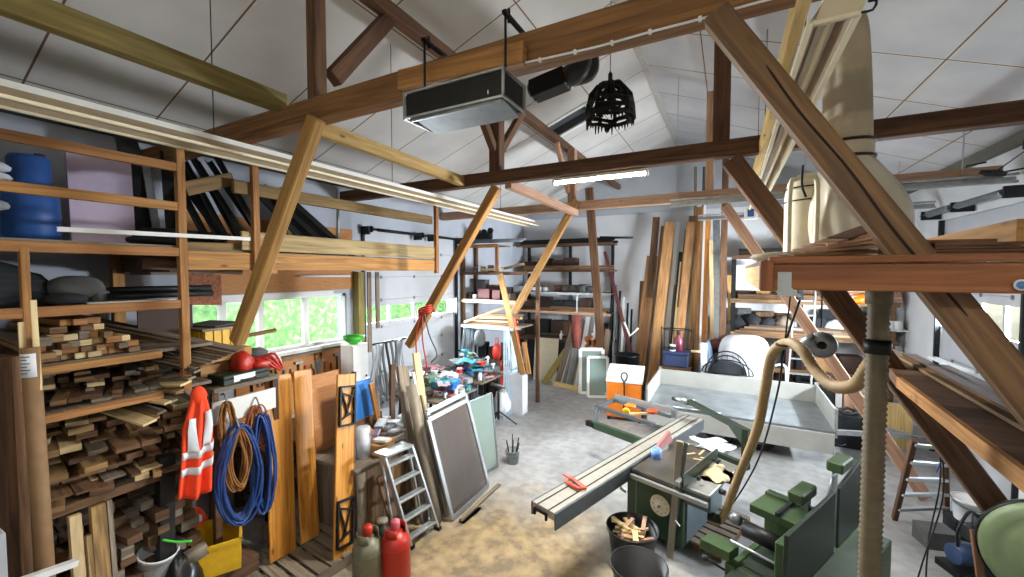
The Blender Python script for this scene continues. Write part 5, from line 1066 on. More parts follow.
for k, (u, v) in enumerate(((695, 165), (704, 165))):
    a = ay(u, v, 11.5); bars('tall_batten', ('thin tall batten standing behind the planks up to the tie beam', 'dark tall batten crossing behind the planks near the post')[k], 'batten', V((a.x + .05 - .1 * k, 11.75, 0)), V((a.x, 11.7, a.z)), .07, .05, ('wood_grey', 'metal_dark')[k], (0, 1, 0))
# ---------------------------------------------------------------- shelves on the back wall, deck side
t = thing('shelving_unit', 'long wooden shelf on the back wall behind the trailer, dim and full', 'shelf', (1.55, 11.6, 0))
for z in (3.6, 2.55, 1.75, .95): MB().box((-1.5, -.34, z - .04), (1.6, .34, z), 0).build('shelf_board', 'wood_shade', t); MB().box((-1.5, -.38, z - .09), (1.6, -.34, z + .01), 0).build('shelf_edge', 'wood_strut' if z < 3 else 'wood_shade', t)
for x in (-1.45, -.1, 1.5): MB().box((x - .05, -.34, 0), (x + .05, -.24, 3.6)).build('post', 'metal_dark' if x < 1 else 'wood_strut', t)
for k in range(6): bars('steel_profile', 'dark profile on the top shelf behind the trailer', 'profile', (.2, 11.4 + .1 * (k % 3), 3.65 + .08 * (k // 3)), (2.9, 11.4 + .1 * (k % 3), 3.65 + .08 * (k // 3)), .09, .07, R.choice(['metal_dark', 'wood_shade', 'brown_dark']), (0, 0, 1), 'profiles on the shelf behind the trailer')
for k in range(5): bars('dark_board', 'dark board on the upper shelf behind the trailer', 'board', (.2, 11.35 + .12 * k, 2.62 + .0 * k), (2.6 + .1 * k, 11.35 + .12 * k, 2.62), .11, .1, R.choice(['wood_shade', 'wood_grey']), (0, 0, 1), 'boards on the shelf behind the trailer')
slab('box_panel', 'pale square panel standing on the shelf behind the standing planks', 'panel', (.15, 11.5, 2.75), (.6, 0, 0), (0, .05, .62), .03, 'cloth_white')
for k in range(9): tag(MB().blob((.2 + .32 * k, 11.5, 1.95 + .05 * (k % 2)), (.2, .22, .18), 12, 8, .16, None, .9).build('wrapped_bundle', R.choice(['cloth_grey', 'cloth_white', 'wood_grey', 'cloth_dark'])), 'grey wrapped bundle on the middle shelf behind the trailer', 'bundle', 'bundles on the shelf behind the trailer')
for k in range(5): carton('dark carton on the lowest shelf behind the trailer', (.4 + .5 * k, 11.55, .95), .4, .4, .3 + .08 * (k % 3), 0, R.choice(['brown_dark', 'cloth_dark', 'cardboard']), group='cartons on the lowest shelf behind the trailer')
for k in range(5): bars('pale_board', 'pale board stacked at the end of the shelf near the garage door track', 'board', (2.3, 11.2 + .05 * k, 2.6 + .06 * k), (3.15, 11.15 + .05 * k, 2.6 + .06 * k), .14, .05, 'wood_pink', (0, 0, 1), 'pale boards at the shelf end')
for k in range(3): item('can', 'white jar on the small shelf beside the garage door track', (2.85 + .13 * k, 11.22, 2.0), 0, .2, COL['whitec'], COL['whitec'], 'white jars beside the garage door')
slab('jar_board', 'thin white board carrying the white jars', 'board', (2.7, 11.05, 1.98), (.55, 0, 0), (0, .3, 0), .018, 'white_paint')
tag(MB().blob(ay(861, 299, 11.25), (.2, .14, .12), 12, 8, .2).build('orange_cloth', 'orange'), 'orange cloth on the shelf under the deck edge', 'cloth')
# more goods that fill the dim shelves
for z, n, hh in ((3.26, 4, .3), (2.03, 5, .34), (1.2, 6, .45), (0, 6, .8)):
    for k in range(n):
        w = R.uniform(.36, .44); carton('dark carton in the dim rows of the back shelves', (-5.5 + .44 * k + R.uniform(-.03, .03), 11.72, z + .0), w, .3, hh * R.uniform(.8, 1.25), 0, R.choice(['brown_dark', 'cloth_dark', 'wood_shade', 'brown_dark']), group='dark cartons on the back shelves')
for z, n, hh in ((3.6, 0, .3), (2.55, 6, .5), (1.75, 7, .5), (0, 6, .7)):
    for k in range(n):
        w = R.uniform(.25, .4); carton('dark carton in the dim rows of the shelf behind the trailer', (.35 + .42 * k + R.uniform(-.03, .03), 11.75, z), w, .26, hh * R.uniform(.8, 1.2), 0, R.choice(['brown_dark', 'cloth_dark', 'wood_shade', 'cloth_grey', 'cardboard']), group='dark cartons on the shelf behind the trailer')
for k in range(8): bars('long_board', 'brown board lying along the middle shelf behind the trailer', 'board', (.15 + .1 * k, 11.3, 1.77 + .05 * (k % 4)), (1.9 + .15 * k, 11.28 + .06 * (k // 4), 1.77 + .05 * (k % 4)), .06, .045, R.choice(['wood_grey', 'wood_shade', 'wood_offcut', 'wood_pale']), (0, 0, 1), 'boards along the middle shelf behind the trailer')
for z, n in ((2.52, 4), (1.0, 4), (0.02, 4)):
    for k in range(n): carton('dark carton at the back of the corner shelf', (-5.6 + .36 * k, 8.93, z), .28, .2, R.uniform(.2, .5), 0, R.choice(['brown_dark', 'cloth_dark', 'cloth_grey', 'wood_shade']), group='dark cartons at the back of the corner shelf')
for tb, x0, y0, z in (('nearer', -5.3, 6.0, 1.2), ('farther', -5.2, 7.15, 1.28)):
    for k in range(9):
        kd = R.choice(['rag', 'box', 'ring', 'drill', 'tray', 'rag']); item(kd, f'{words[kd]} on top of the clutter heap on the {tb} work table', (x0 + .26 * (k % 3) + R.uniform(-.05, .05), y0 + .26 * (k // 3) + R.uniform(-.05, .05), z - .06 * (k % 3) + R.uniform(-.04, .04)), R.uniform(0, 6), R.uniform(.16, .22), COL[R.choice(['pinkc', 'whitec', 'black', 'red', 'teal', 'whitec', 'green'])], COL[R.choice(list(COL))], f'{words[kd]} items on top of the {tb} heap')
# ---------------------------------------------------------------- trailer, orange cabinet and things behind
t = thing('flatbed_trailer', 'grey aluminium flatbed trailer with raised sides and lowered near side', 'trailer', (.1, 9.1, 0))
mat('trailer_floor', '8f9699', .35, .35, .35, scale=3); mat('trailer_side', 'b4b4ae', .45, .3, .12, scale=4)
HX, HY = 1.48, .86
MB().box((-HX, -HY, .55), (HX, HY, .6), 0).build('trailer_deck', 'trailer_floor', t, .004)
MB().box((-HX, HY - .03, .6), (HX, HY, .95), 0).build('side_panel', 'trailer_side', t, .004)
for s in (-1, 1): MB().box((s * HX - .015, -HY, .6), (s * HX + .015, HY - .03, .96), 1).build('side_panel', 'trailer_side', t, .004)
MB().box((-HX + .02, -HY - .05, .24), (HX - .02, -HY - .02, .57), 0).build('side_panel', 'trailer_side', t, .004)
b = MB()
for k in range(6): x = -HX + .25 + .5 * k; b.box((x - .02, -HY - .056, .26), (x + .02, -HY - .05, .55))
b.build('panel_rib', 'trailer_side', t)
MB().bar((-HX, -HY - .01, .585), (HX, -HY - .01, .585), .05, .05).build('deck_edge', 'metal_grey', t)
for sx in (-1, 1): MB().box((sx * HX - .03, HY - .04, .55), (sx * HX + .03, HY + .02, 1.0)).build('corner_post', 'galv', t); MB().box((sx * HX - .02, -HY - .02, .5), (sx * HX + .02, -HY + .04, .98)).build('corner_post', 'galv', t)
for x in (-.2, .45):
    for y in (-.6, .6):
        w = MB().lathe((x, y - .08, .27), [(.1, 0), (.24, 0), (.27, .03), (.27, .13), (.24, .16), (.1, .16)], 24, (0, 1, 0)).build('wheel', 'rubber', t)
        MB().lathe((x, y - .085, .27), [(.0, .02), (.12, .01), (.15, .0), (.15, .03)], 18, (0, 1, 0)).build('rim', 'metal_grey', w)
for y in (-.6, .6): MB().bar((-HX + .1, y * .7, .5), (HX - .1, y * .7, .5), .06, .1).build('chassis_beam', 'galv', t)
b = MB()
for y in (-.5, .5): b.bar((HX, y, .48), (HX + 1.15, y * .06, .45), .06, .08)
b.build('drawbar', 'galv', t)
MB().tube([(HX + 1.1, 0, .45), (HX + 1.35, 0, .46), (HX + 1.45, 0, .45)], [.03, .035, .05], 10).build('coupling', 'metal_grey', t)
b = MB(); b.tube([(HX + .75, .05, .1), (HX + .75, .05, .75)], .025, 8); b.build('jockey_post', 'galv', t); MB().lathe((HX + .75, .02, .08), [(.02, 0), (.08, 0), (.08, .05), (.02, .05)], 16, (0, 1, 0)).build('jockey_wheel', 'rubber', t)
MB().tube(bez([(HX - .1, -.7, .45), (HX + .1, -.6, .3), (HX + .2, -.55, .32)], 6), .012, 6).build('handle', 'metal_dark', t)
t = thing('orange_cabinet', 'orange metal cabinet with slanted white lid and black cable hook', 'cabinet', (-1.96, 8.98, 0), .1)
b = MB(); b.prism([(-.36, -.25, .08), (-.36, .25, .08), (-.36, .25, 1.06), (-.36, -.25, .84)], (.72, 0, 0)); b.build('cabinet_body', 'orange', t, .004)
for s in (-1, 1): MB().box((s * .175 - .168, -.268, .12), (s * .175 + .168, -.25, .82)).build('door', 'orange', t, .003)
b = MB(); b.prism([(-.38, -.29, .838), (-.38, .27, 1.084), (-.38, .27, 1.12), (-.38, -.29, .874)], (.76, 0, 0)); b.build('lid', 'white_paint', t, .004)
b = MB(); b.tube(bez([(.0, -.285, .2), (.01, -.29, .6), (0, -.29, .84), (-.06, -.24, .96), (-.04, -.2, 1.03), (.04, -.2, 1.03), (.06, -.24, .96), (.01, -.29, .84)], 30), .016, 6); b.build('cable_hook', 'plastic_black', t)
for sx in (-1, 1):
    for sy in (-1, 1): MB().box((sx * .32 - .03, sy * .2 - .03, 0), (sx * .32 + .03, sy * .2 + .03, .08)).build('foot', 'metal_dark', t)
MB().box((.36, -.24, .08), (.378, .24, .84)).build('side_plate', 'metal_dark', t)
t = thing('storage_bin', 'dark blue plastic bin standing on crates behind the trailer', 'bin', (-1.08, 10.45, .95))
b = MB(); b.prism([(-.27, -.18, 0), (.27, -.18, 0), (.27, .18, 0), (-.27, .18, 0)], (0, 0, .3)); b.build('bin_body', mat('navy', '2b3a5e', .5), t, .02); MB().box((-.3, -.21, .3), (.3, .21, .36)).build('bin_lid', 'navy', t, .01)
slab('stand_crate', 'dark wooden crate under the blue bin', 'crate', (-1.4, 10.3, 0), (.65, 0, 0), (0, .32, 0), .945, 'wood_shade')
t = thing('wire_cage', 'dark wire trolley cage behind the blue bin', 'cage', (-1.08, 10.85, 0)); b = MB()
for k in range(7): x = -.33 + .11 * k; b.tube([(x, 0, .1), (x, 0, 1.75)], .008, 5)
for z in (.3, .8, 1.3, 1.75): b.tube([(-.36, 0, z), (.36, 0, z)], .01, 5)
b.tube(bez([(-.36, -.3, .0), (-.36, -.3, 1.7), (-.3, -.3, 1.82), (.3, -.3, 1.82), (.36, -.3, 1.7), (.36, -.3, 0)], 30), .014, 6)
b.build('cage_wire', 'metal_dark', t)
item('bottle', 'dark red bottle standing on the blue bin', (-1.05, 10.5, 1.312), 0, .36, mat('wine', '6d2438', .4), COL['black'], None)
item('can', 'small white and dark tin on the blue bin', (-1.16, 10.38, 1.312), 0, .17, COL['whitec'], COL['black'], None)
tag(MB().tube([(-.75, 10.35, 1.35), (-.5, 10.3, 1.36)], .03, 8).build('pale_roll', 'wood_pale'), 'pale roll poking out beside the blue bin', 'roll')
bars('white_post', 'white painted post standing behind the trailer side', 'post', ay(704, 395, 10.1), ay(704, 343, 10.1), .13, .06, 'white_paint', (0, 1, 0)); o = C.objects['white_post']
tag(MB().blob((-.42, 10.5, .8), (.18, .2, .8), 16, 10, .12, None, .98).build('blue_bag', mat('blue_grey', '5d7488', .8)), 'blue grey bag standing beside the white post', 'bag')
tag(MB().blob((-.2, 10.8, 1.45), (.22, .2, .16), 14, 8, .2).build('dark_red_jacket', 'box_maroon'), 'dark red folded jacket on the heap by the white post', 'jacket')
slab('heap_crate', 'dark crate under the folded jacket behind the trailer', 'crate', (-.42, 10.72, 0), (.45, 0, 0), (0, .3, 0), 1.3, 'wood_shade')
t = thing('dust_cover', 'bulky thing under a white cloth cover standing behind the trailer', 'cover', (.33, 10.55, 0))
def cov(i, j):
    an = 2 * math.pi * i; h = 1.78; r = .55 * (1 - .06 * j) if j < .72 else .52 * math.sqrt(max(0, 1 - ((j - .72) / .28) ** 2))
    z = h * j if j < .72 else h * (.72 + .28 * math.sin((j - .72) / .28 * math.pi / 2)); f = 1 + .05 * math.sin(an * 7) * (1 - j)
    return V((math.cos(an) * r * f, math.sin(an) * r * .75 * f, max(.02, z)))
MB().sheet(cov, 40, 22).build('cloth_cover', 'cloth_white', t)
t = thing('hoop_net', 'black folding hoop net leaning before the white covered thing', 'net', (.0, 10.0, .62)); b = MB()
for rx, rz_, yy in ((.42, .5, 0), (.36, .42, -.06), (.5, .3, .05)):
    b.tube([V((rx * math.cos(math.pi * i / 16), yy, .35 + rz_ * math.sin(math.pi * i / 16))) for i in range(17)], .014, 6)
for k in range(5): b.tube([V((-.35 + .17 * k, 0, .35)), V((-.2 + .1 * k, .0, .78))], .006, 5)
b.tube([(-.44, 0, .35), (.5, 0, .35)], .014, 6); b.build('hoop', 'metal_black', t)
MB().sheet(lambda i, j: V((.38 * math.cos(math.pi * i), -.02 + .03 * math.sin(9 * i), .35 + .3 * j * math.sin(math.pi * i))), 14, 6, .004).build('net_cloth', 'cloth_dark', t)
slab('hoop_stand', 'dark box carrying the hoop net behind the trailer', 'box', (-.4, 9.99, 0), (.85, 0, 0), (0, .04, 0), .96, 'wood_shade') if 0 else None
tag(MB().tube(bez([(.85, 10.2, 1.2), (1.05, 10.15, 1.25), (1.1, 10.15, 1.0), (1.1, 10.15, .0)], 14), .025, 8).build('bent_tube', 'white_plastic'), 'bent white tube standing beside the covered thing', 'tube')
for k, (x, y, w, h, m, lab) in enumerate(((2.15, 10.0, .24, 1.05, 'wood_pink', 'pinkish board standing behind the trailer drawbar'), (2.42, 10.3, .18, 1.35, 'white_paint', 'white board standing behind the trailer drawbar'), (2.62, 10.2, .14, 1.2, 'wood_pale', 'narrow pale board standing next to the white board'), (2.75, 9.7, .4, .8, 'ply_pale', 'pale wide board standing behind the grey hose'), (2.0, 10.25, .1, .95, 'white_plastic', 'white corner piece standing at the trailer end'))):
    slab('standing_board', lab, 'board', (x - w / 2, y, 0), (.02, .1, h), (w, 0, 0), .05, m)
tag(MB().tube([V((1.98 + .16 * math.cos(i * .7), 9.45 + .16 * math.sin(i * .7), .62 + .02 * (i % 3))) for i in range(24)], .03, 8).build('cable_coil', 'rubber'), 'black cable coil lying at the trailer end on a box', 'cable')
slab('coil_box', 'low dark box under the black cable coil', 'box', (1.75, 9.3, 0), (.5, 0, 0), (0, .35, 0), .58, 'cloth_dark')
t = thing('vice', 'grey clamp with raised lever standing by the white board', 'clamp', (2.3, 9.75, 0)); MB().box((-.1, -.08, 0), (.1, .08, .55)).build('clamp_foot', 'metal_dark', t); MB().bar((0, 0, .55), (.08, 0, 1.0), .07, .05, (0, 1, 0)).build('lever', 'metal_grey', t)
# ---------------------------------------------------------------- sliding table saw
SA = -math.radians(18); t = saw = thing('table_saw', 'green sliding table saw with long aluminium slide in the hall middle', 'table saw', (-1.03, 4.89, 0), SA)
def sw(p): p = V(p); return Matrix.Rotation(SA, 3, 'Z') @ p + V((-1.03, 4.89, 0))
b = MB(); b.box((.04, .12, .1), (.62, 1.35, .8), 2); b.build('cabinet', 'saw_green', t, .012)
MB().box((-.12, .2, .1), (.04, 1.2, .72), 2).build('side_cabinet', 'saw_green', t, .01)
MB().box((.62, .2, .14), (.635, 1.3, .72), 2).build('lit_side_plate', mat('saw_side_lit', '5f7079', .4, .2, .15), t, .004)  # blue-grey colour paints the light falling on this side of the green cabinet
mat('cast_iron', '6a655c', .35, .55, .4, scale=5)
MB().box((.055, .0, .82), (.6, 1.15, .87), 1).build('saw_table', 'cast_iron', t, .006)
MB().box((.62, .05, .82), (.92, 1.05, .86), 1).build('extension_table', mat('table_dusty', '9a9a94', .5, .3, .25, scale=7), t, .006)
MB().bar((.06, -.04, .8), (.94, -.04, .8), .04, .05).build('front_rail', 'alu', t, .004)
MB().box((.62, .15, .62), (.9, .2, .82)).build('table_bracket', 'saw_side_lit', t); MB().box((.62, .95, .62), (.9, 1.0, .82)).build('table_bracket', 'saw_side_lit', t)
w = MB().lathe((.36, .115, .5), [(0, -.03), (.03, -.03), (.035, -.015), (.1, -.012), (.115, -.02), (.12, -.005), (.12, 0)], 28, (0, 1, 0)).build('hand_wheel', 'cream_paint', t)
b = MB()
for k in range(10): an = k * .628; b.box((.36 + .085 * math.cos(an) - .006, .095, .5 + .085 * math.sin(an) - .006), (.36 + .085 * math.cos(an) + .006, .102, .5 + .085 * math.sin(an) + .006))
b.tube([(.36, .085, .5), (.36, .06, .5)], .016, 8); b.build('scale_mark', 'metal_grey', w)
MB().box((.52, .1, .46), (.58, .12, .6)).build('switch_box', 'plastic_black', t); MB().box((.525, .09, .5), (.55, .1, .53)).build('switch_button', 'red', t)
MB().lathe((-.04, .18, .16), [(0, 0), (.035, 0), (.035, .05)], 12, (0, 1, 0)).build('red_knob', 'red', t)
MB().tube(bez([(-.14, .18, .68), (-.17, .12, .6), (-.16, .12, .5), (-.13, .18, .44)], 10), .016, 6).build('white_handle', 'white_plastic', t)
# the slide
sl0, sl1 = -1.4, 2.2
MB().box((-.25, sl0, .82), (.03, sl1, .9), 1).build('slide_beam', mat('slide_alu', 'b3b0a6', .4, .4, .12), t, .004)
b = MB()
for x in (-.18, -.035): b.box((x - .008, sl0 - .002, .9), (x + .008, sl1, .9025), 1)
b.build('slide_groove', 'metal_black', t)
MB().box((.033, sl0, .73), (.05, sl1, .895), 1).build('slide_skirt', mat('skirt_grey', '5f6468', .45, .4), t, .003)
MB().box((-.272, sl0, .76), (-.252, sl1, .895), 1).build('slide_skirt', 'skirt_grey', t, .003)
b = MB(); b.box((-.22, sl0 - .02, .84), (-.05, sl0 + .0, .86)); b.box((-.22, sl0 - .02, .79), (-.2, sl0, .86)); b.box((-.07, sl0 - .02, .79), (-.05, sl0, .86)); b.build('end_stop', 'metal_black', t)
# crosscut outrigger
for y in (1.42, 1.95): MB().bar((-1.4, y, .93), (-.36, y, .9), .05, .06).build('outrigger_rail', 'metal_grey' if y > 1.6 else 'skirt_grey', t, .004)
MB().bar((-1.4, 1.4, .93), (-1.4, 1.97, .93), .06, .06).build('outrigger_end', 'skirt_grey', t); MB().bar((-1.0, 1.42, .9), (-.6, 1.95, .9), .06, .03).build('outrigger_brace', 'wood_pale', t)
MB().bar((-1.42, 2.02, .97), (-.3, 2.05, .97), .04, .09).build('crosscut_fence', 'alu', t, .004)
MB().bar((-1.38, 1.3, .66), (-.1, 1.2, .66), .07, .12).build('support_arm', 'saw_green', t, .006); MB().bar((-1.38, 1.3, .6), (-1.38, 1.4, .92), .05, .05).build('support_post', 'skirt_grey', t); MB().box((-1.52, 1.26, .62), (-1.36, 1.34, .7)).build('support_end', 'metal_black', t)
MB().box((-.34, 1.9, .9), (-.26, 1.98, 1.03)).build('stop_post', 'metal_grey', t); MB().tube([(-.36, 2.02, 1.04), (.3, 2.2, 1.04)], .03, 8).build('stop_bar', 'metal_grey', t)
# overhead guard arm
b = MB(); b.bar((1.0, 1.0, 1.3), (-.1, 1.75, 1.3), .07, .06); b.bar((.98, 1.0, 1.33), (.98, 1.0, .86), .07, .07); b.bar((1.02, 1.0, .88), (.6, 1.1, .88), .07, .07); b.prism([(.98, .97, 1.28), (.98, .97, 1.1), (.73, 1.14, 1.28)], (.03, .05, 0)); b.build('guard_arm', 'green_dark', t)
MB().blob((-.05, 1.7, 1.3), (.14, .1, .06), 12, 8, .1).build('guard_joint', 'metal_grey', t); MB().tube([(-.25, 1.75, 1.26), (.1, 1.67, 1.26)], .03, 8).build('guard_lever', 'metal_dark', t)
b = MB(); b.prism([(.07, .5, .9), (.07, .98, .92), (.07, .9, 1.08), (.07, .6, 1.0)], (.035, 0, 0)); b.build('blade_guard', mat('guard_pink', 'a8706a', .5), t)
MB().prism([(.085, .42, .87), (.085, .9, .87), (.085, .8, .98), (.085, .5, .96)], (.004, 0, 0)).build('saw_blade', 'metal_grey', t)
MB().lathe((.13, .46, .87), [(.06, 0), (.06, .12), (0, .12)], 14).build('blue_cap', mat('cap_blue', '6f9be0', .4), t)
# rip fence
b = MB(); b.prism([(.66, -.02, .87), (.66, .98, .87), (.66, .98, 1.0), (.66, -.02, 1.0)], (.02, 0, 0)); b.build('rip_fence', 'green_dark', t)
MB().box((.6, -.05, .88), (.655, 1.0, .94), 1).build('fence_profile', 'alu', t, .004)
for y in (.2, .75): MB().lathe((.69, y, .94), [(.01, 0), (.01, .05), (.028, .05), (.028, .08)], 10, (1, 0, 0)).build('fence_knob', 'plastic_black', t)
MB().tube([(.92, .35, .8), (.98, .35, .8)], .03, 10).build('table_knob', 'plastic_black', t)
# profile standing against the saw front
a = az(670, 557, 0); c = ay(682, 438, 5.0); t2_ = thing('fence_rail', 'grey aluminium profile standing upright against the saw front', 'rail', a)
dd = ay(680, 441, a.y + .02) - a; MB().bar((0, 0, 0), dd, .07, .05, (0, 1, 0)).build('rail_body', 'pipe_grey', t2_, .004); MB().bar(V((.045, 0, .35)), dd + V((.06, .02, -.02)), .04, .012, (0, 1, 0)).build('rail_plate', 'skirt_grey', t2_); MB().bar((.05, -.03, .45), (.1, -.03, .4), .012, .012, (0, 1, 0)).build('rail_lever', 'alu', t2_)
tag(MB().tube([sw((-.34 + .07 * math.cos(x) , -.85 + .0, 0)) + V((0, 0, .92)) for x in (0,)] + [sw((-.2, -.9, .925)), sw((-.05, -.92, .925)), sw((-.0, -.85, .925)), sw((-.2, -.8, .925)), sw((-.34, -.78, .925))], .018, 8).build('hand_clamp', mat('clamp_red', 'cf4a28', .45)), 'orange red clamp handle lying on the front end of the slide', 'clamp')
q = sw((-.9, 1.5, .96)); tag(MB().lathe(q, [(.02, -.02), (.055, -.02), (.055, .02), (.02, .02)], 16, (0, 1, .2)).build('tape_roll', 'yellow'), 'yellow tape roll hanging on the outrigger rail', 'tape')
for x, lab in ((-1.0, 'orange clamp lying on the outrigger near its end'), (-.62, 'red clamp lying on the outrigger near the slide')):
    q = sw((x, 1.82, .95)); tag(MB().blob(q, (.09, .07, .045), 10, 8, .2).build('clamp', 'clamp_red' if x > -.9 else 'orange'), lab, 'clamp')
for k in range(6): q = sw((.3 + R.uniform(-.2, .35), .9 + R.uniform(-.3, .2), .873)); an = R.uniform(0, 3); bars('wood_strip', 'thin wood strip lying on the saw table beside the blade', 'strip', q, q + V((math.cos(an), math.sin(an), 0)) * .18, .025, .012, 'wood_pale', (0, 0, 1), 'strips on the saw table')
q = sw((.62, 1.2, .9)); tag(MB().sheet(lambda i, j: q + V((-.3 + .42 * i + .08 * math.sin(6 * j), -.05 + .4 * j + .06 * math.sin(8 * i), .0 + .05 * math.sin(7 * i) * math.sin(5 * j))), 12, 10, .006).build('plastic_sheet', 'cloth_white'), 'white plastic sheet lying over the back of the saw table', 'sheet')
q = sw((.77, .6, .865)); tag(MB().blob(q + V((0, 0, .0)), (.17, .26, .022), 18, 6, .35, None, .0).build('sawdust_pile', mat('sawdust', 'c9bb95', .95, 0, .2, scale=40)), 'yellow sawdust heap on the extension table', 'sawdust', None, 'stuff')
t = thing('pallet', 'grey pallet under the table saw', 'pallet', (-1.03, 4.89, 0), SA)
for k in range(8): MB().box((.4, .35 + .13 * k, .075), (.95, .44 + .13 * k, .098), 0).build('pallet_board', 'wood_grey', t)
for x in (.42, .64, .85): MB().box((x, .35, .0), (x + .1, 1.36, .075), 1).build('pallet_block', 'wood_shade', t)
def scraps(c, r, z, n, lab, grp):
    for k in range(n):
        an = R.uniform(0, 6.28); rr = r * math.sqrt(R.random()) * .7; a2 = R.uniform(0, 6.28); l = R.uniform(.07, .13); q = V((c[0] + rr * math.cos(an), c[1] + rr * math.sin(an), z + R.uniform(-.03, .06)))
        d = V((math.cos(a2), math.sin(a2), R.uniform(-.5, .5))); bars('wood_scrap', lab, 'scrap', q - d * l, q + d * l, R.uniform(.04, .07), .016, R.choice(['wood_pale', 'ply_pale', 'wood_pale', 'wood_pink']), (R.uniform(-.3, .3), .2, 1), grp)
bucket('tub', 'black round tub full of pale wood scraps before the saw', (-.9, 4.55, 0), .27, .36, 'plastic_black', False)
scraps((-.9, 4.55), .24, .3, 24, 'pale wood scrap in the tub before the saw', 'scraps in the tub before the saw')
bucket('tub', 'black round tub nearly empty at the lower picture edge', (-.72, 3.98, 0), .26, .36, 'plastic_black', False)
scraps((-.68, 3.9), .14, .1, 4, 'pale wood scrap at the bottom of the nearly empty tub', 'scraps in the nearly empty tub')
# ---------------------------------------------------------------- planer
PA = -math.radians(27); t = thing('thickness_planer', 'green planer thicknesser with both tables folded up in the foreground', 'planer', (.3, 4.14, 0), PA); t.scale = (1, 1, 1.1)
mg = 'machine_green'
MB().box((-.12, -.42, 0), (.5, .8, .5), 2).build('base_cabinet', mg, t, .01)
b = MB(); b.box((.26, -.4, .5), (.33, .42, 1.02), 2); b.box((-.12, .32, .5), (.33, .4, 1.02)); b.box((-.12, -.4, .5), (.33, -.36, .66)); b.box((-.12, -.4, .5), (-.06, .4, .64)); b.build('planer_frame', mg, t, .008)
MB().box((-.12, .02, .93), (.3, .4, 1.0)).build('cutter_cover', mg, t, .006); MB().box((.1, .0, 1.0), (.125, .4, 1.03)).build('cover_rail', 'metal_dark', t)
MB().tube([(-.1, -.1, .84), (.26, -.1, .84)], .065, 14).build('feed_roller', 'metal_black', t); MB().tube([(-.12, -.3, .8), (.26, -.3, .8)], .012, 6).build('feed_rod', 'alu', t)
MB().box((-.04, -.8, .6), (.26, .3, .66), 1).build('thickness_table', 'green_dark', t, .004)
MB().hexa((-.2, -.34, .72), (.26, 0, .02), (0, .16, 0), (0, 0, .08)).build('feed_table', mg, t, .004); MB().tube([(-.14, -.34, .56), (-.32, -.34, .56)], .01, 6).build('crank_rod', 'metal_dark', t); MB().blob((-.33, -.34, .56), (.025, .025, .025), 8, 6).build('crank_knob', 'plastic_black', t)
MB().lathe((-.13, -.1, .88), [(.03, 0), (.05, .02), (.05, .07), (.03, .09)], 12, (-1, 0, 0)).build('bearing_cap', 'metal_grey', t)
b = MB(); b.prism([(.345, -.5, .62), (.345, .5, .62), (.345, .5, 1.16), (.345, -.46, 1.13)], (.03, 0, 0)); b.build('folded_table', 'green_dark', t, .004)
b = MB(); b.prism([(.345, .6, .66), (.345, 1.2, .66), (.345, 1.2, 1.25), (.345, .6, 1.16)], (.03, 0, 0)); b.build('folded_table', 'green_dark', t, .004)
MB().box((.375, -.05, .62), (.62, .55, .66), 1).build('side_table', mg, t, .004)
MB().hexa((.22, .22, 1.17), (.12, 0, 0), (0, .3, .0), (0, 0, .085)).build('guard_block', mg, t, .012); MB().hexa((.3, .84, 1.28), (.13, 0, 0), (0, .28, 0), (0, 0, .09)).build('guard_block', mg, t, .012)
MB().box((.18, .3, 1.0), (.24, .36, 1.15)).build('guard_post', 'metal_grey', t); MB().tube([(.27, .7, 1.0), (.29, .78, 1.24)], .025, 8).build('guard_post', 'metal_grey', t)
MB().box((.34, .505, .64), (.36, .59, 1.28)).build('hinge_bar', 'alu', t)
MB().box((-.1, .1, .3), (.3, 1.0, .52)).build('motor_housing', 'green_dark', t, .01); MB().tube([(.45, .2, .5), (.62, .3, .45)], .03, 8).build('lever', 'metal_dark', t)
MB().box((.3, .45, .0), (.6, 1.25, .62)).build('drive_cabinet', mg, t, .01)
# ---------------------------------------------------------------- extraction hoses
def ribbed(name, lab, pts, r, m, group=None, n=16, step=.032):
    P = bez(pts, 60); L = [0]
    for a_, c_ in zip(P, P[1:]): L.append(L[-1] + (c_ - a_).length)
    N = int(L[-1] / step * 2); Q = []; rs = []; j = 0
    for i in range(N + 1):
        s_ = L[-1] * i / N
        while j < len(P) - 2 and L[j + 1] < s_: j += 1
        Q.append(lerp(P[j], P[j + 1], (s_ - L[j]) / max(1e-6, L[j + 1] - L[j]))); rs.append(r if i % 2 else r * .84)
    return MB().tube(Q, rs, n)
t = thing('extraction_hose', 'thick grey ribbed hose hanging straight down from the deck', 'hose', (.75, 3.0, 0))
ribbed('', '', [(0, 0, 3.12), (.0, 0, 2.5), (.0, -.005, 1.6), (.02, .05, .35)], .055, 'hose_grey').build('hose_body', 'hose_grey', t)
MB().tube([(0, 0, 2.74), (0, 0, 2.82)], .062, 16).build('hose_collar', 'metal_dark', t); MB().tube([(0, 0, 3.02), (0, 0, 3.13)], .062, 16).build('hose_cuff', 'hose_grey', t)
b = MB(); b.tube([(.02, .05, .4), (.05, .25, .3)], .062, 14); b.build('hose_elbow', 'metal_grey', t)
t = thing('extraction_hose', 'tan ribbed hose looping from the saw up and into the grey hose', 'hose', (0, 0, 0))
hp = [sw((.82, .3, .5)), sw((.95, .33, .5)), ay(738, 478, 4.8), ay(757, 430, 4.4), ay(765, 390, 4.1), ay(772, 355, 3.9), ay(787, 343, 3.75), ay(802, 350, 3.6), ay(815, 370, 3.5), ay(833, 386, 3.35), ay(855, 385, 3.2), ay(868, 368, 3.1), V((.75, 3.0, 2.72))]
ribbed('', '', hp, .042, 'hose_tan').build('hose_body', 'hose_tan', t); MB().tube([hp[0], hp[1]], .05, 14).build('hose_cuff', 'metal_dark', t)
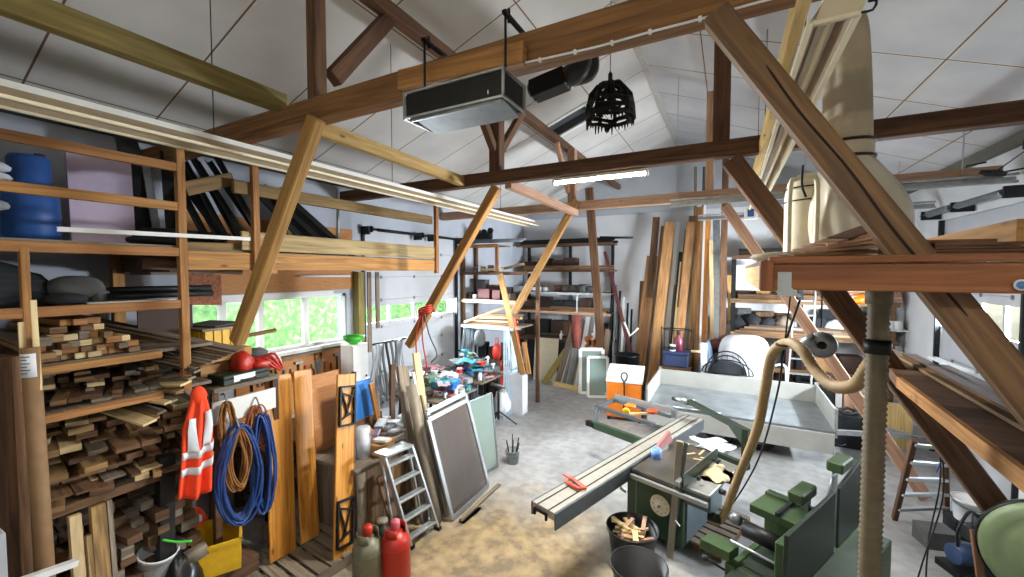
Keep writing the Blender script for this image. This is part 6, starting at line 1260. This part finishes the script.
q = ay(785, 345, 3.75); b = MB(); b.tube([V((q.x + .06 * math.cos(i * .7), q.y + .06 * math.sin(i * .7), q.z)) for i in range(9)], .008, 6, closed=True); b.tube([q + V((0, 0, .05)), V((q.x + .04, q.y, 3.2))], .006, 5); b.build('tie_strap', 'rubber', t)
P = [ay(800, 300, 3.8), ay(785, 345, 3.78), ay(778, 390, 4.2), ay(762, 450, 4.6), ay(745, 485, 4.9), sw((.95, .4, .5))]
tag(MB().tube(bez(P, 40), .008, 6).build('power_cable', 'rubber'), 'black cable hanging beside the tan hose down to the saw', 'cable')
t = thing('cable_reel', 'round grey reel with dark hub hanging beside the hose loop', 'reel', ay(821, 345, 4.1)); 
MB().lathe((0, -.02, 0), [(.03, 0), (.1, .0), (.105, .015), (.105, .04), (.07, .05), (.03, .05)], 24, (.25, 1, 0)).build('reel_disc', 'metal_grey', t); MB().lathe((0, -.035, 0), [(0, 0), (.03, 0), (.033, .02)], 16, (.25, 1, 0)).build('reel_hub', 'metal_black', t)
MB().tube([(-.03, .02, .03), (-.14, .05, -.01)], [.07, .035], 12).build('reel_neck', 'metal_grey', t); MB().tube([(0, .02, .14), (0, .02, 3.14 - t.location.z)], .006, 5).build('hanger', 'metal_black', t)
t = thing('aluminium_ladder', 'aluminium ladder standing behind the hose loop', 'ladder', (1.25, 9.9, 0))
a0, a1, b0, b1 = V((-.2, 0, 0)), V((.22, 0, 0)), V((.05, .9, 3.0)), V((.4, .9, 3.0))
for a_, c_ in ((a0, b0), (a1, b1)): MB().bar(a_, c_, .03, .07, (0, 1, 0)).build('rail', 'alu', t)
for k in range(10): f = .06 + .1 * k; MB().bar(lerp(a0, b0, f), lerp(a1, b1, f), .03, .03).build('rung', 'alu', t)
# ---------------------------------------------------------------- deck on the right with the dust collector
t = thing('storage_deck', 'orange brown timber deck in front of the dust collector', 'deck', (1.2, 1.95, 3.13))
MB().box((-1.08, -.035, 0), (1.6, .02, .1), 0).build('front_beam', 'wood_deck', t, .004)
MB().box((-1.06, -.05, .104), (1.6, .03, .13), 0).build('front_plank', 'wood_deck', t, .004)
MB().box((-1.08, .025, -.01), (-1.0, 2.2, .098), 1).build('side_joist', 'ply_pale', t, .004); MB().box((-1.09, -.05, -.005), (-1.045, .025, .115)).build('end_block', 'wood_deck', t, .003)
for k in range(4): MB().box((-.5 + .55 * k, .2, .0), (-.43 + .55 * k, 2.75, .098), 1).build('joist', 'wood_shade', t)
MB().box((-1.06, .2, .102), (1.6, 2.76, .125), 1).build('deck_board', 'wood_shade', t)
b = MB(); b.box((-1.03, -.039, -.02), (-.985, -.035, .07)); b.prism([(-1.03, -.0365, .01), (-.985, -.0365, .01), (-.95, -.0365, -.025), (-1.02, -.0365, -.025)], (0, -.003, 0)); b.build('joist_hanger', 'galv', t)
q = ay(1021, 285, 1.91) - V(t.location); bd = MB().lathe(q + V((0, -.004, 0)), [(0, 0), (.018, 0), (.018, .004)], 24, (0, 1, 0)).build('sticker', 'white_plastic', t)
MB().lathe(q + V((0, -.006, 0)), [(.0075, 0), (.0125, 0), (.0125, .002), (.0075, .002)], 20, (0, 1, 0)).build('sticker_ring', 'blue_bright', bd); MB().lathe(q + V((0, -.007, 0)), [(0, 0), (.005, 0), (.005, .002)], 14, (0, 1, 0)).build('sticker_dot', 'metal_grey', bd)
for k in range(7):
    z = 3.268 + .014 * k; a = V((.2 + .04 * k, 2.24 + .02 * k, z)); c = V((.56 + .01 * k, 2.34 + .03 * k, z + .012 * k)); bars('thin_board', 'thin brown board in the fanned stack on the deck', 'board', a, c, .1, .011, R.choice(['wood_pink', 'wood_offcut', 'wood_pink', 'wood_truss_dark']), (0, -.15, 1), 'fanned thin boards on the deck')
for k in range(9):
    z = 3.268 + .013 * (k % 5); x = .56 + .13 * (k // 5); bars('panel_strip', 'reddish brown panel strip stacked behind the cracked strut', 'strip', (x, 2.2, z), (x + .3 + .02 * (k % 3), 2.26, z), .09, .011, 'wood_truss_dark', (0, 0, 1), 'reddish panel strips on the deck')
tag(MB().blob((.3, 2.75, 3.285), (.2, .12, .03), 16, 6, .1, None, .9).build('canvas_sack', 'canvas'), 'flat pale canvas sack lying at the deck corner', 'sack')
for k, (a, c, m, w, h, lab) in enumerate((((.96, 2.2, 3.345), (1.08, 3.6, 3.345), 'wood_strut_light', .06, .1, 'thick pale beam lying on the deck beyond the strut'), ((.86, 2.3, 3.285), (.98, 3.5, 3.285), 'wood_pale', .1, .03, 'pale board lying lowest on the deck before the thick beam'), ((1.2, 2.25, 3.31), (2.3, 2.2, 3.32), 'wood_strut', .12, .03, 'brown board lying on the pale board on the deck'), ((1.5, 2.6, 3.28), (2.4, 2.9, 3.28), 'metal_dark', .1, .04, 'dark strip lying behind the thick beam on the deck'))):
    bars('deck_timber', lab, 'timber', a, c, w, h, m)
# dust collector
t = thing('dust_collector', 'cream dust collector with tall canvas filter bag standing on the deck', 'dust collector', (.83, 4.25, 3.256))
def bag(i, j):
    an = 2 * math.pi * i; r = .165 * (1 - .12 * j) if j < .8 else .145 * math.sqrt(max(.0, 1 - ((j - .8) / .2) ** 2 * .97))
    f = 1 + (.26 * abs(math.sin(an * 3 + .6)) - .16 + .05 * math.sin(an * 5)) * (.35 + .65 * math.sin(math.pi * min(1, j * 1.1)))
    return V((math.cos(an) * r * f - .04 * j, math.sin(an) * r * f, 1.0 + 1.08 * j))
MB().sheet(bag, 44, 26).build('filter_bag', 'canvas', t)
MB().lathe((0, 0, .85), [(.165, 0), (.172, .02), (.172, .12), (.165, .15)], 28).build('bag_ring', 'cream_paint', t)
b = MB()
for z in (.86, .985): b.tube([V((math.cos(i * .224) * .176, math.sin(i * .224) * .176, z)) for i in range(28)], .012, 6, closed=True)
b.build('clamp_band', 'brown_dark', t)
def lower(i, j):
    an = 2 * math.pi * i; r = (.165 + .17 * math.sin(math.pi * min(1, (1 - j) * .8))); f = 1 + .045 * math.sin(an * 9 + 4 * j) + .03 * math.sin(an * 4)
    return V((math.cos(an) * r * f + .08 * math.sin(math.pi * (1 - j) * .8), math.sin(an) * r * f, .02 + .83 * j))
m_, n_, l_, p_ = nt('plastic_film'); p_.inputs['Base Color'].default_value = rgb('d5cdb8'); p_.inputs['Roughness'].default_value = .25; p_.inputs['Alpha'].default_value = .75
MB().sheet(lower, 44, 18).build('dust_sack', 'plastic_film', t)
MB().lathe((-.22, .1, .0), [(.17, 0), (.19, .02), (.19, .6), (.17, .72), (.1, .78), (0, .78)], 24).build('fan_housing', 'cream_paint', t)
b = MB()
for z in (.55, .66): b.tube([V((-.22 + math.cos(i * .26) * .193, .1 + math.sin(i * .26) * .193, z)) for i in range(24)], .006, 5, closed=True)
b.build('housing_band', 'metal_dark', t)
MB().tube(bez([(-.4, -.2, .0), (-.4, -.2, .62), (-.36, -.2, .7), (-.26, -.2, .7), (-.22, -.2, .62), (-.22, -.2, 0)], 30), .018, 8).build('stand_frame', 'cream_paint', t)
MB().tube([(-.05, .0, .02), (-.2, -.9, -.06)], .06, 12).build('inlet_pipe', 'hose_grey', t) if 0 else None
tag(MB().tube(bez([ay(803, 165, 3.9), ay(802, 185, 3.9), ay(806, 197, 3.9)], 8), .008, 6).build('motor_cable', 'rubber'), 'short black cable hanging beside the dust collector', 'cable')
# pale cover plate at the near end of the trough
t = thing('trough_end_plate', 'pale canvas coloured plate hanging at the near end of the light troughs', 'plate', (.46, 2.02, 4.3)); o_ = V(t.location); PP = [ay(u, v, 2.0) - o_ for u, v in ((813, 25), (860, 14), (870, -8), (830, -12))]; b = MB(); b.prism(PP, (0, .02, 0)); b.build('plate_body', 'canvas', t); b = MB(); b.bar(PP[0] + V((0, -.008, 0)), PP[1] + V((0, -.008, 0)), .014, .014); b.build('plate_edge', 'cream_paint', t); MB().tube(bez([PP[1] + V(p) for p in ((0, 0, .005), (.035, -.01, 0), (.045, -.01, .03), (.02, -.01, .035))], 8), .005, 5).build('hook', 'metal_black', t); MB().tube([(PP[2] + PP[3]) / 2 + V((0, .01, 0)), (0, .02, roofz(.46) - 4.3)], .004, 5).build('hanging_wire', 'metal_black', t)
# lumber shelf along the right wall
t = thing('lumber_shelf', 'wide dark plank shelf with orange edge resting between the struts', 'shelf', (1.3, 4.0, 2.28))
poly = [(-.15, -1.75, 0), (-.04, .4, 0), (.2, 2.1, 0), (.34, 2.0, 0), (.34, -1.75, 0)]
b = MB(); b.prism(poly, (0, 0, .06)); b.build('plank_top', 'wood_shade', t)
for a_, c_ in ((poly[0], poly[1]), (poly[1], poly[2])): MB().bar(V(a_) + V((-.018, 0, .02)), V(c_) + V((-.018, 0, .02)), .03, .09).build('edge_plank', 'wood_pine' if a_ is poly[0] else 'wood_truss_dark', t)
for k in range(4): bars('stacked_plank', 'dark plank lying on the wide shelf between the struts', 'plank', (1.42 + .06 * k, 2.35, 2.36 + .025 * (k % 2)), (1.55 + .03 * k, 5.6 - .25 * k, 2.36 + .025 * (k % 2)), .1, .024, 'wood_shade' if k % 2 else 'wood_strut', (0, 0, 1), 'planks on the wide shelf')
# right wall fittings
t = thing('floodlight', 'black floodlight on a cable under the right eave', 'floodlight', ax(993, 173, 2.9)); MB().hexa((0, 0, 0), (.2, .07, 0), (-.03, .1, .07), (.01, -.03, .035)).build('lamp_case', 'metal_black', t, .004); MB().tube(bez([(.05, .1, .02), (.15, -.1, .15), (.3, -.2, .3)], 8), .008, 6).build('cable', 'metal_dark', t); MB().bar((.05, .06, 0), (.34, .1, .05), .02, .02).build('bracket', 'metal_dark', t)
for k, Y in enumerate((7.0, 8.3)):
    tag(MB().tube([(XR - .1, Y, 4.75), (XR - .3, Y, 4.72), (XR - .3, Y, 4.62)], .012, 6).build('hook', 'metal_dark'), ('dark hook on the right eave nearer the floodlight', 'dark hook on the right eave farther along')[k], 'hook')
bars('window_glow_strip', 'white bar added for the bright lower window strip of the right garage door', 'ledge', (3.1, 8.3, 1.74), (3.1, 9.5, 1.74), .12, .03, 'white_paint')  # white colour stands in for the bright lower window strip of the door
# wooden ladder, clutter by the right wall
t = thing('wooden_ladder', 'brown wooden ladder with pale rungs leaning under the dark strut', 'ladder', (2.28, 7.0, 0))
a0, a1 = V((-.33, -.12, 0)), V((.3, .3, 0)); b0, b1 = az(914, 440, 1.3) - V(t.location), az(944, 444, 1.3) - V(t.location)
for a_, c_ in ((a0, b0), (a1, b1)): MB().bar(a_, c_, .05, .07, (0, 1, 0)).build('rail', 'wood_truss_dark', t, .004)
for k in range(5): f = .16 + .2 * k; MB().bar(lerp(a0, b0, f) + V((0, -.04, 0)), lerp(a1, b1, f) + V((0, -.04, 0)), .05, .035).build('rung', 'alu', t, .003)
bucket('bucket', 'white bucket standing by the dark strut foot', (2.62, 6.85, .2), .16, .26, 'white_plastic')
slab('stone_block', 'grey concrete block on the floor before the wooden ladder', 'block', (2.08, 6.3, 0), (.3, .08, 0), (-.06, .25, 0), .2, 'cloth_grey')
slab('bucket_box', 'dark box under the white bucket', 'box', (2.45, 6.7, 0), (.36, 0, 0), (0, .32, 0), .198, 'cloth_dark')
t = thing('compressor', 'blue electric motor with dark pump on the floor by the green disc', 'compressor', (2.3, 6.0, 0), .4)
MB().tube([(-.15, 0, .2), (.12, 0, .2)], .1, 20).build('motor', mat('motor_blue', '233a5e', .5), t); MB().tube([(.12, 0, .2), (.2, 0, .2)], .09, 18).build('fan_cover', 'metal_black', t); MB().box((-.2, -.14, 0), (.24, .14, .07)).build('base_plate', 'metal_dark', t)
b = MB(); b.box((-.02, -.1, .36), (.22, .1, .5)); b.tube([(.1, 0, .36), (.1, 0, .62)], .06, 10); b.build('pump_head', 'metal_black', t, .006); MB().tube(bez([(.1, 0, .6), (-.1, -.1, .72), (-.25, -.15, .55), (-.2, -.1, .35)], 14), .014, 6).build('pump_pipe', 'metal_dark', t)
bars('lath', 'brown upright lath standing between the motor and the green disc', 'lath', V((2.05, 4.95, 0)), ax(974, 530, 2.05), .05, .04, 'wood_truss_dark', (0, 1, 0))
t = thing('band_saw', 'big round green wheel cover of a machine at the lower right corner', 'machine', (2.2, 4.5, 0), 0)
ax_ = V((-.35, -1, .1)).normalized()
MB().lathe(V((0, 0, 1.06)), [(0, .09), (.1, .085), (.25, .075), (.27, .06), (.3, .065), (.36, .05), (.4, .02), (.4, -.06)], 40, ax_).build('wheel_cover', mat('cover_green', '7b8d68', .5, 0, .12, scale=5), t)
MB().lathe(V((0, 0, 1.06)), [(.405, -.06), (.415, -.05), (.415, .005), (.405, .01)], 40, ax_, caps=False).build('cover_rim', 'metal_black', t)
b = MB(); b.lathe(V((.0, -.0, 1.06)) + ax_ * .068 + V((.05, 0, -.22)), [(0, .012), (.1, .012), (.13, .0)], 10, ax_); b.build('cover_rust', mat('rust', '3a2a1c', .9), t)
MB().box((.02, .06, 0), (.4, .32, 1.3), 2).build('machine_column', 'green_dark', t, .01); MB().box((-.25, .02, 0), (.5, .4, .2)).build('machine_foot', 'green_dark', t, .01)
q0 = ax(940, 432, 1.9)
t = thing('cable_bundle', 'dark and blue cables tied at the strut and hanging to the floor', 'cable', q0); o_ = V(q0)
MB().tube([(0, -.03, -.04), (0, -.03, .04)], .05, 10).build('cable_clip', 'galv', t)
for k, pts in enumerate(([(0, 0, 0), (-.02, -.1, -.5), (-.1, -.15, -1.1), (-.12, -.3, -1.62), (.1, -.5, -1.66), (.25, -.6, -1.67)], [(.01, 0, 0), (.0, -.05, -.25), (-.03, -.05, -.4)], [(0, 0, .0), (.0, -.12, -.6), (-.2, -.3, -1.3), (-.3, -.5, -1.66), (-.1, -.8, -1.67), (.1, -.9, -1.67)])):
    P = [o_ + V(p) for p in pts]; P = [V((p.x, p.y, max(.02, p.z))) - o_ for p in P]; MB().tube(bez(P, 40), .007, 6).build('cable', ('rubber', 'blue', 'metal_dark')[k], t)
t = thing('pipe_clamp', 'red handled clamp lying on the trailer coupling', 'clamp', (2.35, 8.75, .52)) if 0 else None
# hanging electric box over the tracks
t = thing('hanging_tag', 'small blue and white box hanging from the right ceiling track', 'box', ay(751, 213, 7.6)); MB().box((-.09, -.03, -.1), (.09, .03, .1)).build('box_body', 'white_plastic', t, .005); MB().box((-.05, -.034, -.06), (.04, -.03, .06)).build('box_mark', 'blue', t); MB().tube([(0, 0, .1), (0, 0, 4.38 - t.location.z)], .006, 5).build('hanger', 'metal_dark', t)
# ---------------------------------------------------------------- daylight through the windows and added fill lamps behind the viewpoint
area('daylight_right', (XR + .5, 8.6, 2.5), (-1, 0, -.25), 2.6, .7, 1100, (.86, .93, 1))
area('daylight_left', (XL - .5, 6.8, 2.4), (1, 0, -.15), 3, .5, 520, (.86, .95, 1))
area('daylight_hedge', (XL - .02, 3.8, 2.42), (1, 0, 0), 2.3, .8, 1, portal=True)
lamp('added unseen fill lamp behind the viewpoint, over the near end', -2.4, -1.2, -.4, 4.33, 12)  # invented tube, out of view, fills the near end with light
lamp('added unseen fill lamp behind the viewpoint, on the deck side', .6, 1.8, -.4, 4.33, 12)  # second invented tube, out of view, brightens the near deck side
sc = bpy.context.scene
cam = bpy.data.cameras.new('Camera'); co = bpy.data.objects.new('camera', cam); C.objects.link(co); sc.camera = co
cam.sensor_fit = 'HORIZONTAL'; cam.sensor_width = 36; cam.lens = FPX / 1024 * 36; cam.clip_start = .05; cam.clip_end = 200
co.location = EYE; co.rotation_euler = (math.pi / 2 - PIT, 0, YAW)
sc.view_settings.view_transform = 'Standard'; sc.view_settings.look = 'None'; sc.view_settings.gamma = 1; sc.view_settings.use_curve_mapping = False
sc.view_settings.exposure = 1.15
sc.cycles.use_denoising = True; sc.cycles.max_bounces = 8; sc.cycles.diffuse_bounces = 5; sc.cycles.transparent_max_bounces = 12
sc.cycles.sample_clamp_indirect = 8
